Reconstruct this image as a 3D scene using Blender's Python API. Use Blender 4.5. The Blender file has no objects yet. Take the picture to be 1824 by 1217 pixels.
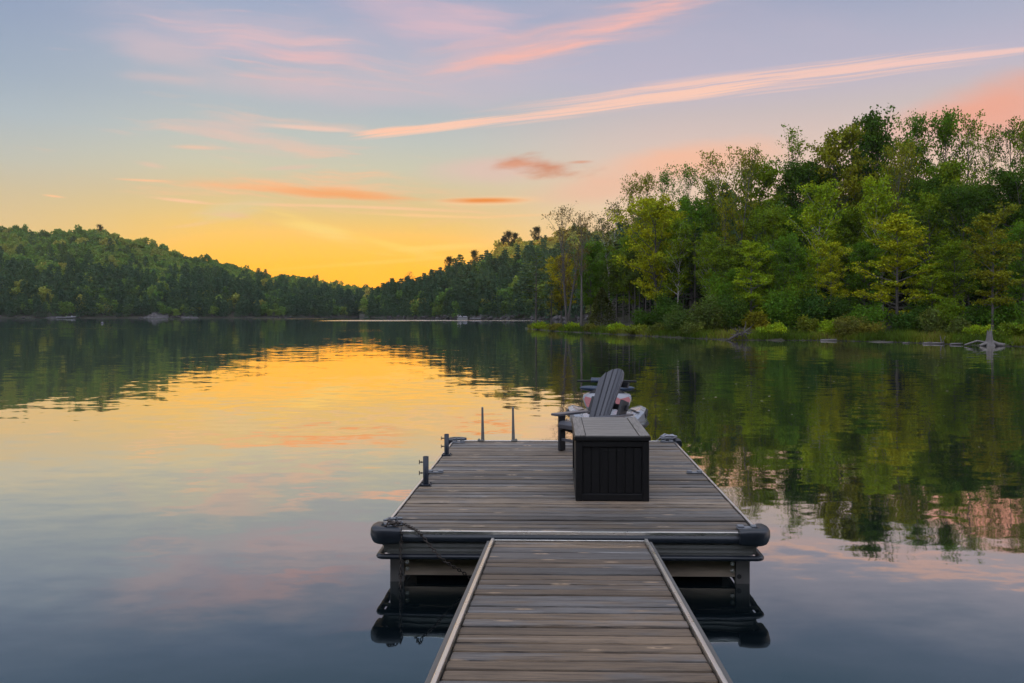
import bpy, bmesh, math, random
import numpy as np
from mathutils import Vector, Matrix
R = math.radians
PI = math.pi
random.seed(7)
scene = bpy.context.scene
COL = scene.collection

# ------------------------------------------------------------------ camera and picture-to-place geometry
FPX, CX, HY = 1419.0, 962.0, 559.5          # focal length, principal column and horizon row for a 1824 px wide picture
YAW = R(1.1)
CAMZ = 2.18                                  # eye above the water
DECK = 0.43                                  # dock deck above the water
FW = (-math.sin(YAW), math.cos(YAW)); RT = (math.cos(YAW), math.sin(YAW))

def ray(px, py):
    a = (px - CX) / FPX; b = -(py - HY) / FPX
    return Vector((FW[0] + RT[0] * a, FW[1] + RT[1] * a, b))
def at_depth(px, py, d):
    v = ray(px, py) * d
    return Vector((v.x, v.y, v.z + CAMZ))
def at_height(px, py, z):
    v = ray(px, py)
    k = (z - CAMZ) / v.z
    return Vector((v.x * k, v.y * k, z))
def lin(c):
    return tuple((x / 255 / 12.92) if x / 255 <= 0.04045 else ((x / 255 + 0.055) / 1.055) ** 2.4 for x in c)

cam_data = bpy.data.cameras.new('camera')
cam = bpy.data.objects.new('camera', cam_data); COL.objects.link(cam)
cam.location = (0, 0, CAMZ); cam.rotation_euler = (R(90), 0, YAW)
cam_data.sensor_width = 36; cam_data.lens = FPX / 1824 * 36
cam_data.shift_x = -(CX - 912) / 1824; cam_data.shift_y = -(608.5 - HY) / 1824
cam_data.clip_start = 0.05; cam_data.clip_end = 9000
scene.camera = cam

# ------------------------------------------------------------------ object helpers
def tag(o, label=None, cat=None, group=None, kind=None):
    if label: o['label'] = label
    if cat: o['category'] = cat
    if group: o['group'] = group
    if kind: o['kind'] = kind
    return o
def empty(name, loc=(0, 0, 0), rz=0, label=None, cat=None, group=None):
    o = bpy.data.objects.new(name, None); COL.objects.link(o)
    o.location = loc; o.rotation_euler = (0, 0, rz); o.empty_display_size = .2
    return tag(o, label, cat, group)
def link(name, me, m=None, parent=None, loc=None, rot=None):
    o = bpy.data.objects.new(name, me); COL.objects.link(o)
    if m is not None:
        me.materials.clear(); me.materials.append(m)
    if parent is not None: o.parent = parent
    if loc is not None: o.location = loc
    if rot is not None: o.rotation_euler = rot
    return o
def copy_tree(o, parent=None):
    c = o.copy(); COL.objects.link(c); c.parent = parent
    for ch in list(o.children): copy_tree(ch, c)
    return c

class MB:
    """collects simple shapes into one mesh"""
    def __init__(s): s.v = []; s.f = []; s.smooth = []
    def add(s, vs, fs, smooth=False):
        n = len(s.v); s.v += [tuple(v) for v in vs]
        s.f += [tuple(i + n for i in f) for f in fs]; s.smooth += [smooth] * len(fs)
    def box(s, c, d, M=None, bev=0.0):
        x, y, z = d[0] / 2, d[1] / 2, d[2] / 2
        bm = bmesh.new()
        vs = [bm.verts.new(p) for p in ((-x, -y, -z), (x, -y, -z), (x, y, -z), (-x, y, -z), (-x, -y, z), (x, -y, z), (x, y, z), (-x, y, z))]
        for f in ((3, 2, 1, 0), (4, 5, 6, 7), (0, 1, 5, 4), (1, 2, 6, 5), (2, 3, 7, 6), (3, 0, 4, 7)): bm.faces.new([vs[i] for i in f])
        if bev: bmesh.ops.bevel(bm, geom=list(bm.edges), offset=min(bev, .49 * min(d)), segments=2, affect='EDGES', profile=.5)
        bm.verts.ensure_lookup_table(); bm.verts.index_update()
        T = Matrix.Translation(Vector(c)) @ (M if M is not None else Matrix.Identity(4))
        s.add([T @ v.co for v in bm.verts], [[v.index for v in f.verts] for f in bm.faces]); bm.free()
    def tube(s, pts, r, n=8, cap=True, squash=1.0):
        pts = [Vector(p) for p in pts]; m = len(pts)
        rs = list(r) if hasattr(r, '__len__') else [r] * m
        rings = []; up = Vector((0, 0, 1)); prev = None
        for i, p in enumerate(pts):
            t = (pts[min(i + 1, m - 1)] - pts[max(i - 1, 0)])
            if t.length < 1e-9: t = Vector((0, 0, 1))
            t.normalize()
            if prev is None:
                a = t.cross(up) if abs(t.z) < .95 else t.cross(Vector((1, 0, 0)))
            else: a = prev - t * prev.dot(t)
            a.normalize(); b = t.cross(a); prev = a
            rings.append([p + (a * math.cos(2 * PI * k / n) + b * math.sin(2 * PI * k / n) * squash) * rs[i] for k in range(n)])
        vs = [v for rg in rings for v in rg]; fs = []
        for i in range(m - 1):
            for k in range(n):
                fs.append((i * n + k, i * n + (k + 1) % n, (i + 1) * n + (k + 1) % n, (i + 1) * n + k))
        s.add(vs, fs, True)
        if cap:
            s.add(rings[0], [tuple(range(n))[::-1]]); s.add(rings[-1], [tuple(range(n))])
    def cyl(s, a, b, r, n=14, r2=None):
        s.tube([a, b], [r, r if r2 is None else r2], n)
    def loft(s, secs, cap=True, smooth=True, closed=True):
        n = len(secs[0]); vs = [p for sc in secs for p in sc]; fs = []
        for i in range(len(secs) - 1):
            for k in range(n if closed else n - 1):
                fs.append((i * n + k, i * n + (k + 1) % n, (i + 1) * n + (k + 1) % n, (i + 1) * n + k))
        s.add(vs, fs, smooth)
        if cap and closed:
            s.add(secs[0], [tuple(range(n))[::-1]], smooth); s.add(secs[-1], [tuple(range(n))], smooth)
    def torus_link(s, c, t, side, L, W, r, n=10, m=6):
        t = Vector(t).normalized(); side = Vector(side); side = (side - t * side.dot(t)).normalized(); nn = t.cross(side)
        secs = []
        for i in range(n):
            a = 2 * PI * i / n
            ctr = Vector(c) + t * (math.cos(a) * L) + side * (math.sin(a) * W)
            rad = (t * math.cos(a) / L + side * math.sin(a) / W).normalized()
            secs.append([ctr + (rad * math.cos(2 * PI * k / m) + nn * math.sin(2 * PI * k / m)) * r for k in range(m)])
        secs.append(secs[0]); s.loft(secs, cap=False)
    def ball(s, c, r, nu=12, nv=8):
        r = r if hasattr(r, '__len__') else (r, r, r)
        secs = []
        for j in range(nv + 1):
            a = -PI / 2 + PI * j / nv
            rr = max(math.cos(a), .02)
            secs.append([Vector((c[0] + r[0] * rr * math.cos(2 * PI * k / nu), c[1] + r[1] * rr * math.sin(2 * PI * k / nu), c[2] + r[2] * math.sin(a))) for k in range(nu)])
        s.loft(secs)
    def build(s, name, m, parent=None, loc=None, rot=None, fix=True):
        me = bpy.data.meshes.new(name); me.from_pydata(s.v, [], s.f)
        me.polygons.foreach_set('use_smooth', s.smooth)
        if fix:
            bm = bmesh.new(); bm.from_mesh(me); bmesh.ops.recalc_face_normals(bm, faces=bm.faces); bm.to_mesh(me); bm.free()
        me.update()
        return link(name, me, m, parent, loc, rot)

def quad_mesh(name, V, smooth=False, attr=None, extra=None):
    """V: (n,4,3) array of quads; attr: per-quad float called tint"""
    n = len(V); me = bpy.data.meshes.new(name)
    me.vertices.add(n * 4); me.loops.add(n * 4); me.polygons.add(n)
    me.vertices.foreach_set('co', np.ascontiguousarray(V, dtype=np.float32).ravel())
    me.loops.foreach_set('vertex_index', np.arange(n * 4, dtype=np.int32))
    me.polygons.foreach_set('loop_start', np.arange(0, n * 4, 4, dtype=np.int32))
    me.polygons.foreach_set('loop_total', np.full(n, 4, dtype=np.int32))
    if attr is not None:
        a = me.attributes.new('tint', 'FLOAT', 'FACE'); a.data.foreach_set('value', np.asarray(attr, dtype=np.float32))
    me.update(calc_edges=True)
    return me

# ------------------------------------------------------------------ node helpers
class NT:
    def __init__(s, tree): s.t = tree; s.n = tree.nodes; s.l = tree.links
    def new(s, typ, **kw):
        nd = s.n.new(typ)
        for k, v in kw.items(): setattr(nd, k, v)
        return nd
    def put(s, sock, v):
        if v is None: return
        if isinstance(v, bpy.types.NodeSocket): s.l.new(v, sock)
        else:
            if sock.type == 'RGBA' and len(v) == 3: v = (*v, 1)
            sock.default_value = v
    def math(s, op, a, b=None, c=None, clamp=False):
        nd = s.new('ShaderNodeMath', operation=op, use_clamp=clamp)
        for i, v in enumerate((a, b, c)):
            if v is not None: s.put(nd.inputs[i], v)
        return nd.outputs[0]
    def mix(s, f, a, b, blend='MIX', clamp=False):
        nd = s.new('ShaderNodeMix', data_type='RGBA', blend_type=blend, clamp_result=clamp)
        s.put(nd.inputs[0], f); s.put(nd.inputs[6], a); s.put(nd.inputs[7], b)
        return nd.outputs[2]
    def smooth(s, x, a, b, lo=0.0, hi=1.0):
        nd = s.new('ShaderNodeMapRange', interpolation_type='SMOOTHSTEP')
        s.put(nd.inputs[0], x); s.put(nd.inputs[1], a); s.put(nd.inputs[2], b); s.put(nd.inputs[3], lo); s.put(nd.inputs[4], hi)
        return nd.outputs[0]
    def ramp(s, x, stops, interp='LINEAR'):
        nd = s.new('ShaderNodeValToRGB'); cr = nd.color_ramp; cr.interpolation = interp
        while len(cr.elements) < len(stops): cr.elements.new(.5)
        for e, (p, c) in zip(cr.elements, sorted(stops)):
            e.position = p; e.color = (*c, 1) if len(c) == 3 else c
        s.put(nd.inputs[0], x); return nd.outputs[0]
    def noise(s, vec, scale, detail=3, rough=.5, col=False, dist=0.0, dims='3D'):
        nd = s.new('ShaderNodeTexNoise', noise_dimensions=dims)
        s.put(nd.inputs['Vector'], vec); nd.inputs['Scale'].default_value = scale; nd.inputs['Detail'].default_value = detail
        nd.inputs['Roughness'].default_value = rough; nd.inputs['Distortion'].default_value = dist
        return nd.outputs['Color'] if col else nd.outputs['Fac']
    def vmul(s, v, k):
        nd = s.new('ShaderNodeVectorMath', operation='MULTIPLY'); s.put(nd.inputs[0], v); s.put(nd.inputs[1], k); return nd.outputs[0]
    def vadd(s, v, k):
        nd = s.new('ShaderNodeVectorMath', operation='ADD'); s.put(nd.inputs[0], v); s.put(nd.inputs[1], k); return nd.outputs[0]
    def comb(s, x, y, z):
        nd = s.new('ShaderNodeCombineXYZ')
        for i, v in enumerate((x, y, z)): s.put(nd.inputs[i], v)
        return nd.outputs[0]
    def sep(s, v):
        nd = s.new('ShaderNodeSeparateXYZ'); s.put(nd.inputs[0], v); return nd.outputs

def mat(name):
    m = bpy.data.materials.new(name); m.use_nodes = True
    t = NT(m.node_tree); t.n.clear()
    out = t.new('ShaderNodeOutputMaterial')
    return m, t, out
def principled(name, col, rough=.5, metal=0.0, spec=.5, var=.15, vscale=8.0, stretch=(1, 1, 1), bump=0.0, bscale=40.0, coat=0.0):
    """plain surface with a little procedural wear: value and roughness vary with a noise"""
    m, t, out = mat(name)
    b = t.new('ShaderNodeBsdfPrincipled'); t.l.new(b.outputs[0], out.inputs[0])
    tc = t.new('ShaderNodeTexCoord').outputs['Object']
    v = t.vmul(tc, stretch)
    n = t.noise(v, vscale, 4, .6)
    k = t.math('MULTIPLY_ADD', n, var * 2, 1 - var)
    c = t.mix(1.0, (*col, 1), t.comb(k, k, k), 'MULTIPLY')
    t.l.new(c, b.inputs['Base Color'])
    b.inputs['Metallic'].default_value = metal
    t.put(b.inputs['Roughness'], t.math('MULTIPLY_ADD', n, .3, rough - .15))
    b.inputs['Specular IOR Level'].default_value = spec
    b.inputs['Coat Weight'].default_value = coat
    if bump:
        bn = t.new('ShaderNodeBump'); bn.inputs['Strength'].default_value = bump; bn.inputs['Distance'].default_value = .004
        t.put(bn.inputs['Height'], t.noise(v, bscale, 3, .6)); t.l.new(bn.outputs[0], b.inputs['Normal'])
    return m

# ------------------------------------------------------------------ sky
SUN_U, SUN_EL = -math.tan(R(75)), R(4.0)
SUN_AZ = math.atan(SUN_U)                    # measured from +Y towards +X
w = bpy.data.worlds.new('World'); scene.world = w; w.use_nodes = True
t = NT(w.node_tree); t.n.clear()
wout = t.new('ShaderNodeOutputWorld'); bg = t.new('ShaderNodeBackground'); t.l.new(bg.outputs[0], wout.inputs[0])
d = t.new('ShaderNodeTexCoord').outputs['Generated']
dx, dy, dz = t.sep(d)
hyp = t.math('SQRT', t.math('ADD', t.math('MULTIPLY', dx, dx), t.math('MULTIPLY', dy, dy)))
saz = t.math('DIVIDE', dx, t.math('MAXIMUM', hyp, .001))          # sine of the azimuth
caz = t.math('DIVIDE', dy, t.math('MAXIMUM', hyp, .001))
el = t.math('MAXIMUM', dz, 0.0)
def E(px, py):                                # elevation value of a picture point
    v = ray(px, py).normalized(); return v.z
def stops(px, lst, rest):
    return [(E(px, y), lin(c)) for y, c in lst] + [(e, lin(c)) for e, c in rest]
ZEN = [(.42, (148, 165, 188)), (.52, (140, 160, 184)), (.75, (215, 222, 240)), (1.0, (225, 230, 245))]
ctr = t.ramp(el, stops(600, [(556, (255, 184, 14)), (515, (255, 190, 22)), (480, (255, 194, 40)), (440, (251, 198, 78)), (400, (240, 199, 110)), (350, (220, 196, 146)),
              (300, (206, 200, 174)), (250, (192, 196, 188)), (200, (180, 188, 192)), (100, (171, 179, 197)), (0, (158, 169, 196))], ZEN))
rgt = t.ramp(el, stops(1450, [(556, (250, 205, 150)), (450, (240, 206, 165)), (380, (236, 205, 174)), (300, (230, 200, 180)), (240, (218, 194, 184)), (190, (202, 188, 188)),
              (130, (188, 182, 199)), (60, (172, 175, 196)), (0, (160, 167, 192))], ZEN))
lft = t.ramp(el, stops(0, [(556, (240, 195, 120)), (440, (228, 190, 122)), (400, (222, 191, 136)), (340, (206, 189, 154)), (280, (190, 190, 178)), (200, (172, 184, 192)),
              (120, (157, 172, 190)), (0, (144, 160, 187))], ZEN))
def SA(px): v = ray(px, HY).normalized(); return v.x
c = t.mix(t.smooth(saz, SA(720), SA(1250)), ctr, rgt)
c = t.mix(t.smooth(saz, SA(430), SA(-120)), c, lft)
bck = t.ramp(el, [(0.0, lin((205, 196, 205))), (.12, lin((210, 200, 210))), (.3, lin((190, 195, 215))), (.55, lin((190, 198, 222))), (1.0, lin((215, 220, 238)))])
bck = t.mix(1.0, bck, (2.5, 2.45, 2.35), 'MULTIPLY')
hot = t.math('MULTIPLY', t.smooth(el, .13, .02), t.math('MULTIPLY', t.smooth(saz, SA(60), SA(560)), t.smooth(saz, SA(1120), SA(720))))
c = t.mix(1.0, c, t.mix(hot, (1, 1, 1, 1), (1.5, 1.06, .55, 1)), 'MULTIPLY')
c = t.mix(t.smooth(caz, .62, -.05), c, bck)
# clouds: a layer seen in the front half of the sky
front = t.smooth(dy, .05, .15)
dys = t.math('MAXIMUM', dy, .05)
U = t.math('DIVIDE', dx, dys); V = t.math('DIVIDE', dz, dys)
UV = t.comb(U, V, 0)
def rotUV(ang):
    ca, sa = math.cos(ang), math.sin(ang)
    return (t.math('ADD', t.math('MULTIPLY', U, ca), t.math('MULTIPLY', V, sa)), t.math('SUBTRACT', t.math('MULTIPLY', V, ca), t.math('MULTIPLY', U, sa)))
a1, b1 = rotUV(R(7)); a2, b2 = rotUV(R(-6))
warp = t.noise(UV, 5.0, 3, .5, col=True)
wx, wy, _ = t.sep(warp)
b1w = t.math('MULTIPLY_ADD', t.math('SUBTRACT', wy, .5), .05, b1)
b2w = t.math('MULTIPLY_ADD', t.math('SUBTRACT', wy, .5), .05, b2)
N_soft = t.noise(t.comb(t.math('MULTIPLY', a2, 3.2), t.math('MULTIPLY', b2w, 11), 3), 1.0, 5, .55)
N_str = t.noise(t.comb(t.math('MULTIPLY', a1, 5), t.math('MULTIPLY', b1w, 55), 1), 1.0, 5, .6)
N_str2 = t.noise(t.comb(t.math('MULTIPLY', a2, 5), t.math('MULTIPLY', b2w, 60), 5), 1.0, 5, .6)
b1f = t.math('MULTIPLY_ADD', t.math('SUBTRACT', wy, .5), .012, b1)
N_fine = t.noise(t.comb(t.math('MULTIPLY', a1, 4), t.math('MULTIPLY', b1f, 260), 2), 1.0, 4, .55)
N_billow = t.noise(t.comb(t.math('MULTIPLY', a1, 16), t.math('MULTIPLY', b1, 50), 7), 1.0, 5, .6)
NS = dict(soft=N_soft, str=N_str, str2=N_str2, fine=N_fine, bil=N_billow)
def cloud(c, cx, cy, L, W, ang, col, op, nz='soft', amp=.9, edge=(1.0, .1), bend=0.0, taper=0.0, gate=None):
    u0, v0 = (cx - 989) / FPX, (HY - cy) / FPX; a = R(ang)
    U0 = t.math('SUBTRACT', U, u0); V0 = t.math('SUBTRACT', V, v0)
    X = t.math('MULTIPLY', t.math('ADD', t.math('MULTIPLY', U0, math.cos(a)), t.math('MULTIPLY', V0, math.sin(a))), FPX / L)
    Y = t.math('MULTIPLY', t.math('SUBTRACT', t.math('MULTIPLY', V0, math.cos(a)), t.math('MULTIPLY', U0, math.sin(a))), FPX / W)
    if bend: Y = t.math('MULTIPLY_ADD', t.math('MULTIPLY', X, X), bend, Y)
    if taper:
        k = t.math('MAXIMUM', t.math('MULTIPLY_ADD', X, taper, 1.0), .25)
        Y = t.math('DIVIDE', Y, k)
    r = t.math('SQRT', t.math('ADD', t.math('MULTIPLY', X, X), t.math('MULTIPLY', Y, Y)))
    r = t.math('MULTIPLY_ADD', t.math('SUBTRACT', NS[nz], .5), -amp * 2, r)
    m = t.smooth(r, edge[0], edge[1])
    if gate is not None: m = t.math('MULTIPLY', m, gate)
    m = t.math('MULTIPLY', t.math('MULTIPLY', m, op), front)
    return t.mix(m, c, (*lin(col), 1))
lines = t.smooth(N_fine, .36, .52, .30, 1.0)
# broad pink veils upper left and top
c = cloud(c, 440, 62, 330, 70, -4, (206, 186, 197), .75, 'soft', 1.0, (1.1, .0))
c = cloud(c, 545, 100, 170, 22, -5, (232, 186, 186), .75, 'str2', .8, (1.0, -.1))
c = cloud(c, 520, 150, 330, 40, -4, (214, 188, 192), .75, 'soft', .9, (1.1, .0))
c = cloud(c, 290, 135, 120, 14, -5, (224, 190, 186), .6, 'soft', 1.2, (1.1, -.2))
c = cloud(c, 300, 90, 170, 40, -14, (212, 188, 192), .45, 'soft', 1.0)
c = cloud(c, 760, 35, 230, 55, -10, (212, 184, 196), .7, 'soft', 1.0)
c = cloud(c, 690, 150, 360, 70, 2, (200, 187, 196), .55, 'soft', .9)
c = cloud(c, 1150, 70, 520, 120, 4, (196, 182, 198), .35, 'soft', .8)
c = cloud(c, 430, 62, 280, 56, -5, (226, 188, 190), .55, 'str2', 2.3, (.8, -.5))
c = cloud(c, 580, 128, 280, 46, -4, (230, 188, 184), .55, 'str2', 2.2, (.8, -.5))
c = cloud(c, 800, 40, 240, 50, -8, (226, 186, 192), .5, 'str2', 2.2, (.8, -.5))
# salmon feather at the top centre
c = cloud(c, 1010, 72, 300, 46, 13, (250, 188, 176), .55, 'str', 1.0, (1.05, -.1), bend=-.25)
c = cloud(c, 960, 92, 180, 20, 11, (255, 184, 164), .85, 'str', .9, (1.0, -.2))
c = cloud(c, 1120, 42, 210, 26, 17, (255, 186, 170), .85, 'str', .9, (1.0, -.2), bend=-.2)
# long contrail-like band
c = cloud(c, 1340, 147, 540, 26, 6.5, (249, 202, 184), .82, 'fine', .45, (1.0, .3), taper=0.1, gate=lines)
c = cloud(c, 1120, 185, 340, 14, 8, (251, 203, 182), .85, 'fine', .4, (1.0, .4), gate=lines)
c = cloud(c, 1700, 106, 330, 9, 6.2, (244, 200, 190), .8, 'fine', .4, (1.0, .3))
c = cloud(c, 790, 224, 190, 11, 7.5, (255, 203, 176), .92, 'fine', .5, (1.0, .3), gate=lines)
c = cloud(c, 690, 232, 80, 10, 6, (255, 200, 170), .95, 'fine', .5, (1.0, .3), gate=lines)
c = cloud(c, 545, 226, 150, 7, -4, (248, 203, 182), .75, 'str2', .6)
c = cloud(c, 920, 213, 140, 4, 3, (245, 200, 186), .6, 'fine', .5)
# small pink pieces left of the band
c = cloud(c, 400, 222, 130, 32, -3, (214, 192, 184), .8, 'str2', 1.0)
c = cloud(c, 340, 260, 75, 7, -2, (238, 196, 168), .75, 'str2', .7)
c = cloud(c, 262, 292, 45, 9, -10, (232, 194, 170), .6, 'str2', .7)
c = cloud(c, 520, 297, 70, 6, 3, (226, 192, 172), .55, 'str', .7)
# peach bands above the glow
c = cloud(c, 250, 319, 75, 4, -3, (252, 196, 148), .85, 'str2', .5)
c = cloud(c, 560, 335, 420, 62, -4, (250, 192, 146), .75, 'str2', 2.4, (.75, -.5))
c = cloud(c, 430, 240, 260, 60, -2, (226, 194, 178), .6, 'str2', 2.2, (.8, -.4))
c = cloud(c, 480, 333, 260, 15, -5, (251, 184, 130), 1.0, 'str2', .9, (1.0, -.1))
c = cloud(c, 600, 345, 190, 13, -4, (247, 168, 102), .95, 'str2', .8)
c = cloud(c, 320, 356, 80, 5, -6, (252, 200, 156), .85, 'str2', .5)
c = cloud(c, 620, 367, 340, 5, -2, (250, 200, 150), .8, 'str2', .5, bend=1.2)
c = cloud(c, 410, 381, 40, 8, -4, (245, 186, 140), .55, 'str2', .7)
c = cloud(c, 85, 347, 28, 3.2, -7, (250, 196, 146), .95, 'str2', .3)
c = cloud(c, 870, 358, 130, 11, 1, (253, 204, 150), .85, 'str', .5)
c = cloud(c, 862, 357, 92, 7, 0, (238, 142, 58), 1.0, 'str', .4, (1.0, .1))
c = cloud(c, 760, 384, 160, 4, -2, (252, 204, 140), .7, 'str2', .5)
c = cloud(c, 900, 385, 130, 5, 2, (250, 200, 140), .6, 'str', .5)
# pale glow wisps low over the notch
c = cloud(c, 400, 375, 110, 22, 10, (222, 205, 160), .5, 'str', 1.0)
c = cloud(c, 560, 405, 130, 18, -18, (255, 218, 120), .7, 'str2', 1.0)
c = cloud(c, 690, 435, 110, 12, -14, (255, 214, 98), .65, 'str2', 1.0)
c = cloud(c, 790, 440, 130, 9, 3, (255, 216, 110), .55, 'str2', .7)
c = cloud(c, 330, 400, 90, 6, 6, (246, 198, 140), .5, 'str', .6)
c = cloud(c, 700, 465, 260, 6, 4, (255, 208, 84), .5, 'str', .5)
# right-hand clouds
c = cloud(c, 880, 300, 170, 30, 2, (226, 190, 178), .7, 'soft', .9)
c = cloud(c, 1215, 285, 200, 46, 6, (248, 186, 152), .8, 'soft', .9)
c = cloud(c, 1110, 330, 160, 40, 6, (240, 184, 154), .6, 'soft', .9)
c = cloud(c, 1740, 195, 240, 62, 14, (240, 166, 140), .85, 'soft', .7, (1.1, .1))
c = cloud(c, 1830, 200, 190, 90, 8, (238, 164, 140), .65, 'soft', .7)
c = cloud(c, 968, 296, 96, 25, -4, (208, 130, 92), .95, 'bil', 1.0, (1.0, -.1))
c = cloud(c, 920, 293, 60, 9, 4, (222, 152, 118), .75, 'str', .7)
c = cloud(c, 1035, 289, 35, 5, 2, (216, 142, 108), .75, 'str', .6)
# thin veil overhead, out of the frame but seen in the water
veil = t.math('MULTIPLY', t.smooth(N_soft, .45, .75), t.math('MULTIPLY', front, t.smooth(el, .3, .42, 0, .10)))
c = t.mix(veil, c, (*lin((205, 190, 200)), 1))
sky = t.new('ShaderNodeTexSky', sky_type='NISHITA', sun_disc=False)
sky.sun_elevation = SUN_EL; sky.sun_rotation = SUN_AZ
c = t.mix(1.0, c, t.mix(1.0, sky.outputs[0], (.004, .004, .004), 'MULTIPLY'), 'ADD')
t.l.new(c, bg.inputs[0]); bg.inputs[1].default_value = 1.0

sun_d = bpy.data.lights.new('sun', 'SUN'); sun = bpy.data.objects.new('sun', sun_d); COL.objects.link(sun)
sun_d.energy = 5.0; sun_d.angle = R(.6); sun_d.color = (1, .60, .18)
sd = Vector((math.sin(SUN_AZ) * math.cos(SUN_EL), math.cos(SUN_AZ) * math.cos(SUN_EL), math.sin(SUN_EL)))
sun.rotation_euler = (-sd).to_track_quat('-Z', 'Y').to_euler(); sun.location = (-40, 60, 60)

# ------------------------------------------------------------------ water
def water_material():
    m, t, out = mat('lake_water')
    P = t.new('ShaderNodeNewGeometry').outputs['Position']
    x, y, z = t.sep(P)
    # breeze patches: long bands of rougher water, and calm lanes between them
    patch = t.noise(t.vmul(P, (.012, .035, 1)), 1.0, 3, .5)
    breeze = t.smooth(patch, .42, .66, .45, 1.5)
    dist = t.smooth(y, 6, 70, 2.8, 1.7)
    fine = t.noise(t.vmul(P, (1.6, 3.0, 1)), 1.0, 3, .6, col=True)
    mid = t.noise(t.vmul(P, (.35, .8, 1)), 1.0, 3, .55, col=True, dist=.6)
    big = t.noise(t.vmul(P, (.07, .2, 1)), 1.0, 2, .5, col=True)
    def slope(col, ax, ay):
        r, g, b = t.sep(col)
        return t.math('MULTIPLY', t.math('SUBTRACT', r, .5), ax), t.math('MULTIPLY', t.math('SUBTRACT', g, .5), ay)
    f = slope(fine, .016, .034); mi = slope(mid, .010, .017); bi = slope(big, .005, .008)
    k = t.math('MULTIPLY', breeze, dist)
    sx = t.math('MULTIPLY', t.math('ADD', t.math('ADD', f[0], mi[0]), bi[0]), k)
    sy = t.math('MULTIPLY', t.math('ADD', t.math('ADD', f[1], mi[1]), bi[1]), k)
    # wind-ruffled strips far out
    edge = t.noise(t.vmul(P, (.03, .12, 1)), 1.0, 3, .6)
    def strip(yc, hw, x0, x1, s):
        dd = t.math('ABSOLUTE', t.math('SUBTRACT', y, yc))
        dd = t.math('MULTIPLY_ADD', t.math('SUBTRACT', edge, .5), hw * 1.6, dd)
        a = t.smooth(dd, hw, hw * .5)
        b = t.math('MULTIPLY', t.smooth(x, x0, x0 + 14), t.smooth(x, x1, x1 - 6))
        return t.math('MULTIPLY', t.math('MULTIPLY', a, b), s)
    ruf = t.math('ADD', strip(266, 26, -82, 0, 1.0), strip(352, 22, -260, -100, .35))
    ruf = t.math('ADD', ruf, strip(118, 3.5, -90, -60, .22))
    rn = t.sep(t.noise(t.vmul(P, (2.5, 2.5, 1)), 1.0, 2, .5, col=True))
    sx = t.math('ADD', sx, t.math('MULTIPLY', t.math('MULTIPLY', t.math('SUBTRACT', rn[0], .5), .5), ruf))
    sy = t.math('ADD', sy, t.math('MULTIPLY', t.math('MULTIPLY', t.math('SUBTRACT', rn[1], .62), .9), ruf))
    nv = t.new('ShaderNodeVectorMath', operation='NORMALIZE'); t.l.new(t.comb(sx, sy, 1.0), nv.inputs[0])
    gl = t.new('ShaderNodeBsdfGlossy'); t.put(gl.inputs['Roughness'], t.smooth(y, 7, 34, .03, .015))
    t.l.new(nv.outputs[0], gl.inputs['Normal'])
    df = t.new('ShaderNodeBsdfDiffuse')
    fr = t.new('ShaderNodeFresnel'); fr.inputs['IOR'].default_value = 1.33; t.l.new(nv.outputs[0], fr.inputs['Normal'])
    refl = t.ramp(fr.outputs[0], [(0, (.045, .065, .075)), (.06, (.088, .122, .140)), (.12, (.22, .262, .275)), (.2, (.56, .55, .52)), (.36, (.92, .83, .71)), (.6, (.95, .88, .78)), (1, (.98, .98, .98))])
    # drifting pollen specks on the surface
    vo = t.new('ShaderNodeTexVoronoi'); t.l.new(t.vmul(P, (1, 1, 0)), vo.inputs['Vector']); vo.inputs['Scale'].default_value = 1.3
    sp = t.math('LESS_THAN', vo.outputs['Distance'], t.math('MULTIPLY', t.smooth(patch, .35, .6), .055))
    base = t.mix(sp, (.0015, .003, .004, 1), (.5, .42, .25, 1))
    t.l.new(base, df.inputs['Color'])
    t.l.new(t.mix(t.math('MULTIPLY', sp, .75), refl, (0, 0, 0, 1)), gl.inputs['Color'])
    ad = t.new('ShaderNodeAddShader'); t.l.new(df.outputs[0], ad.inputs[0]); t.l.new(gl.outputs[0], ad.inputs[1])
    t.l.new(ad.outputs[0], out.inputs[0])
    return m
b = MB(); b.add([(-4000, -1500, 0), (4000, -1500, 0), (4000, 5000, 0), (-4000, 5000, 0)], [(0, 1, 2, 3)])
tag(b.build('water', water_material(), fix=False), 'calm dark lake water reflecting the sunset sky', kind='structure')

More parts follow.
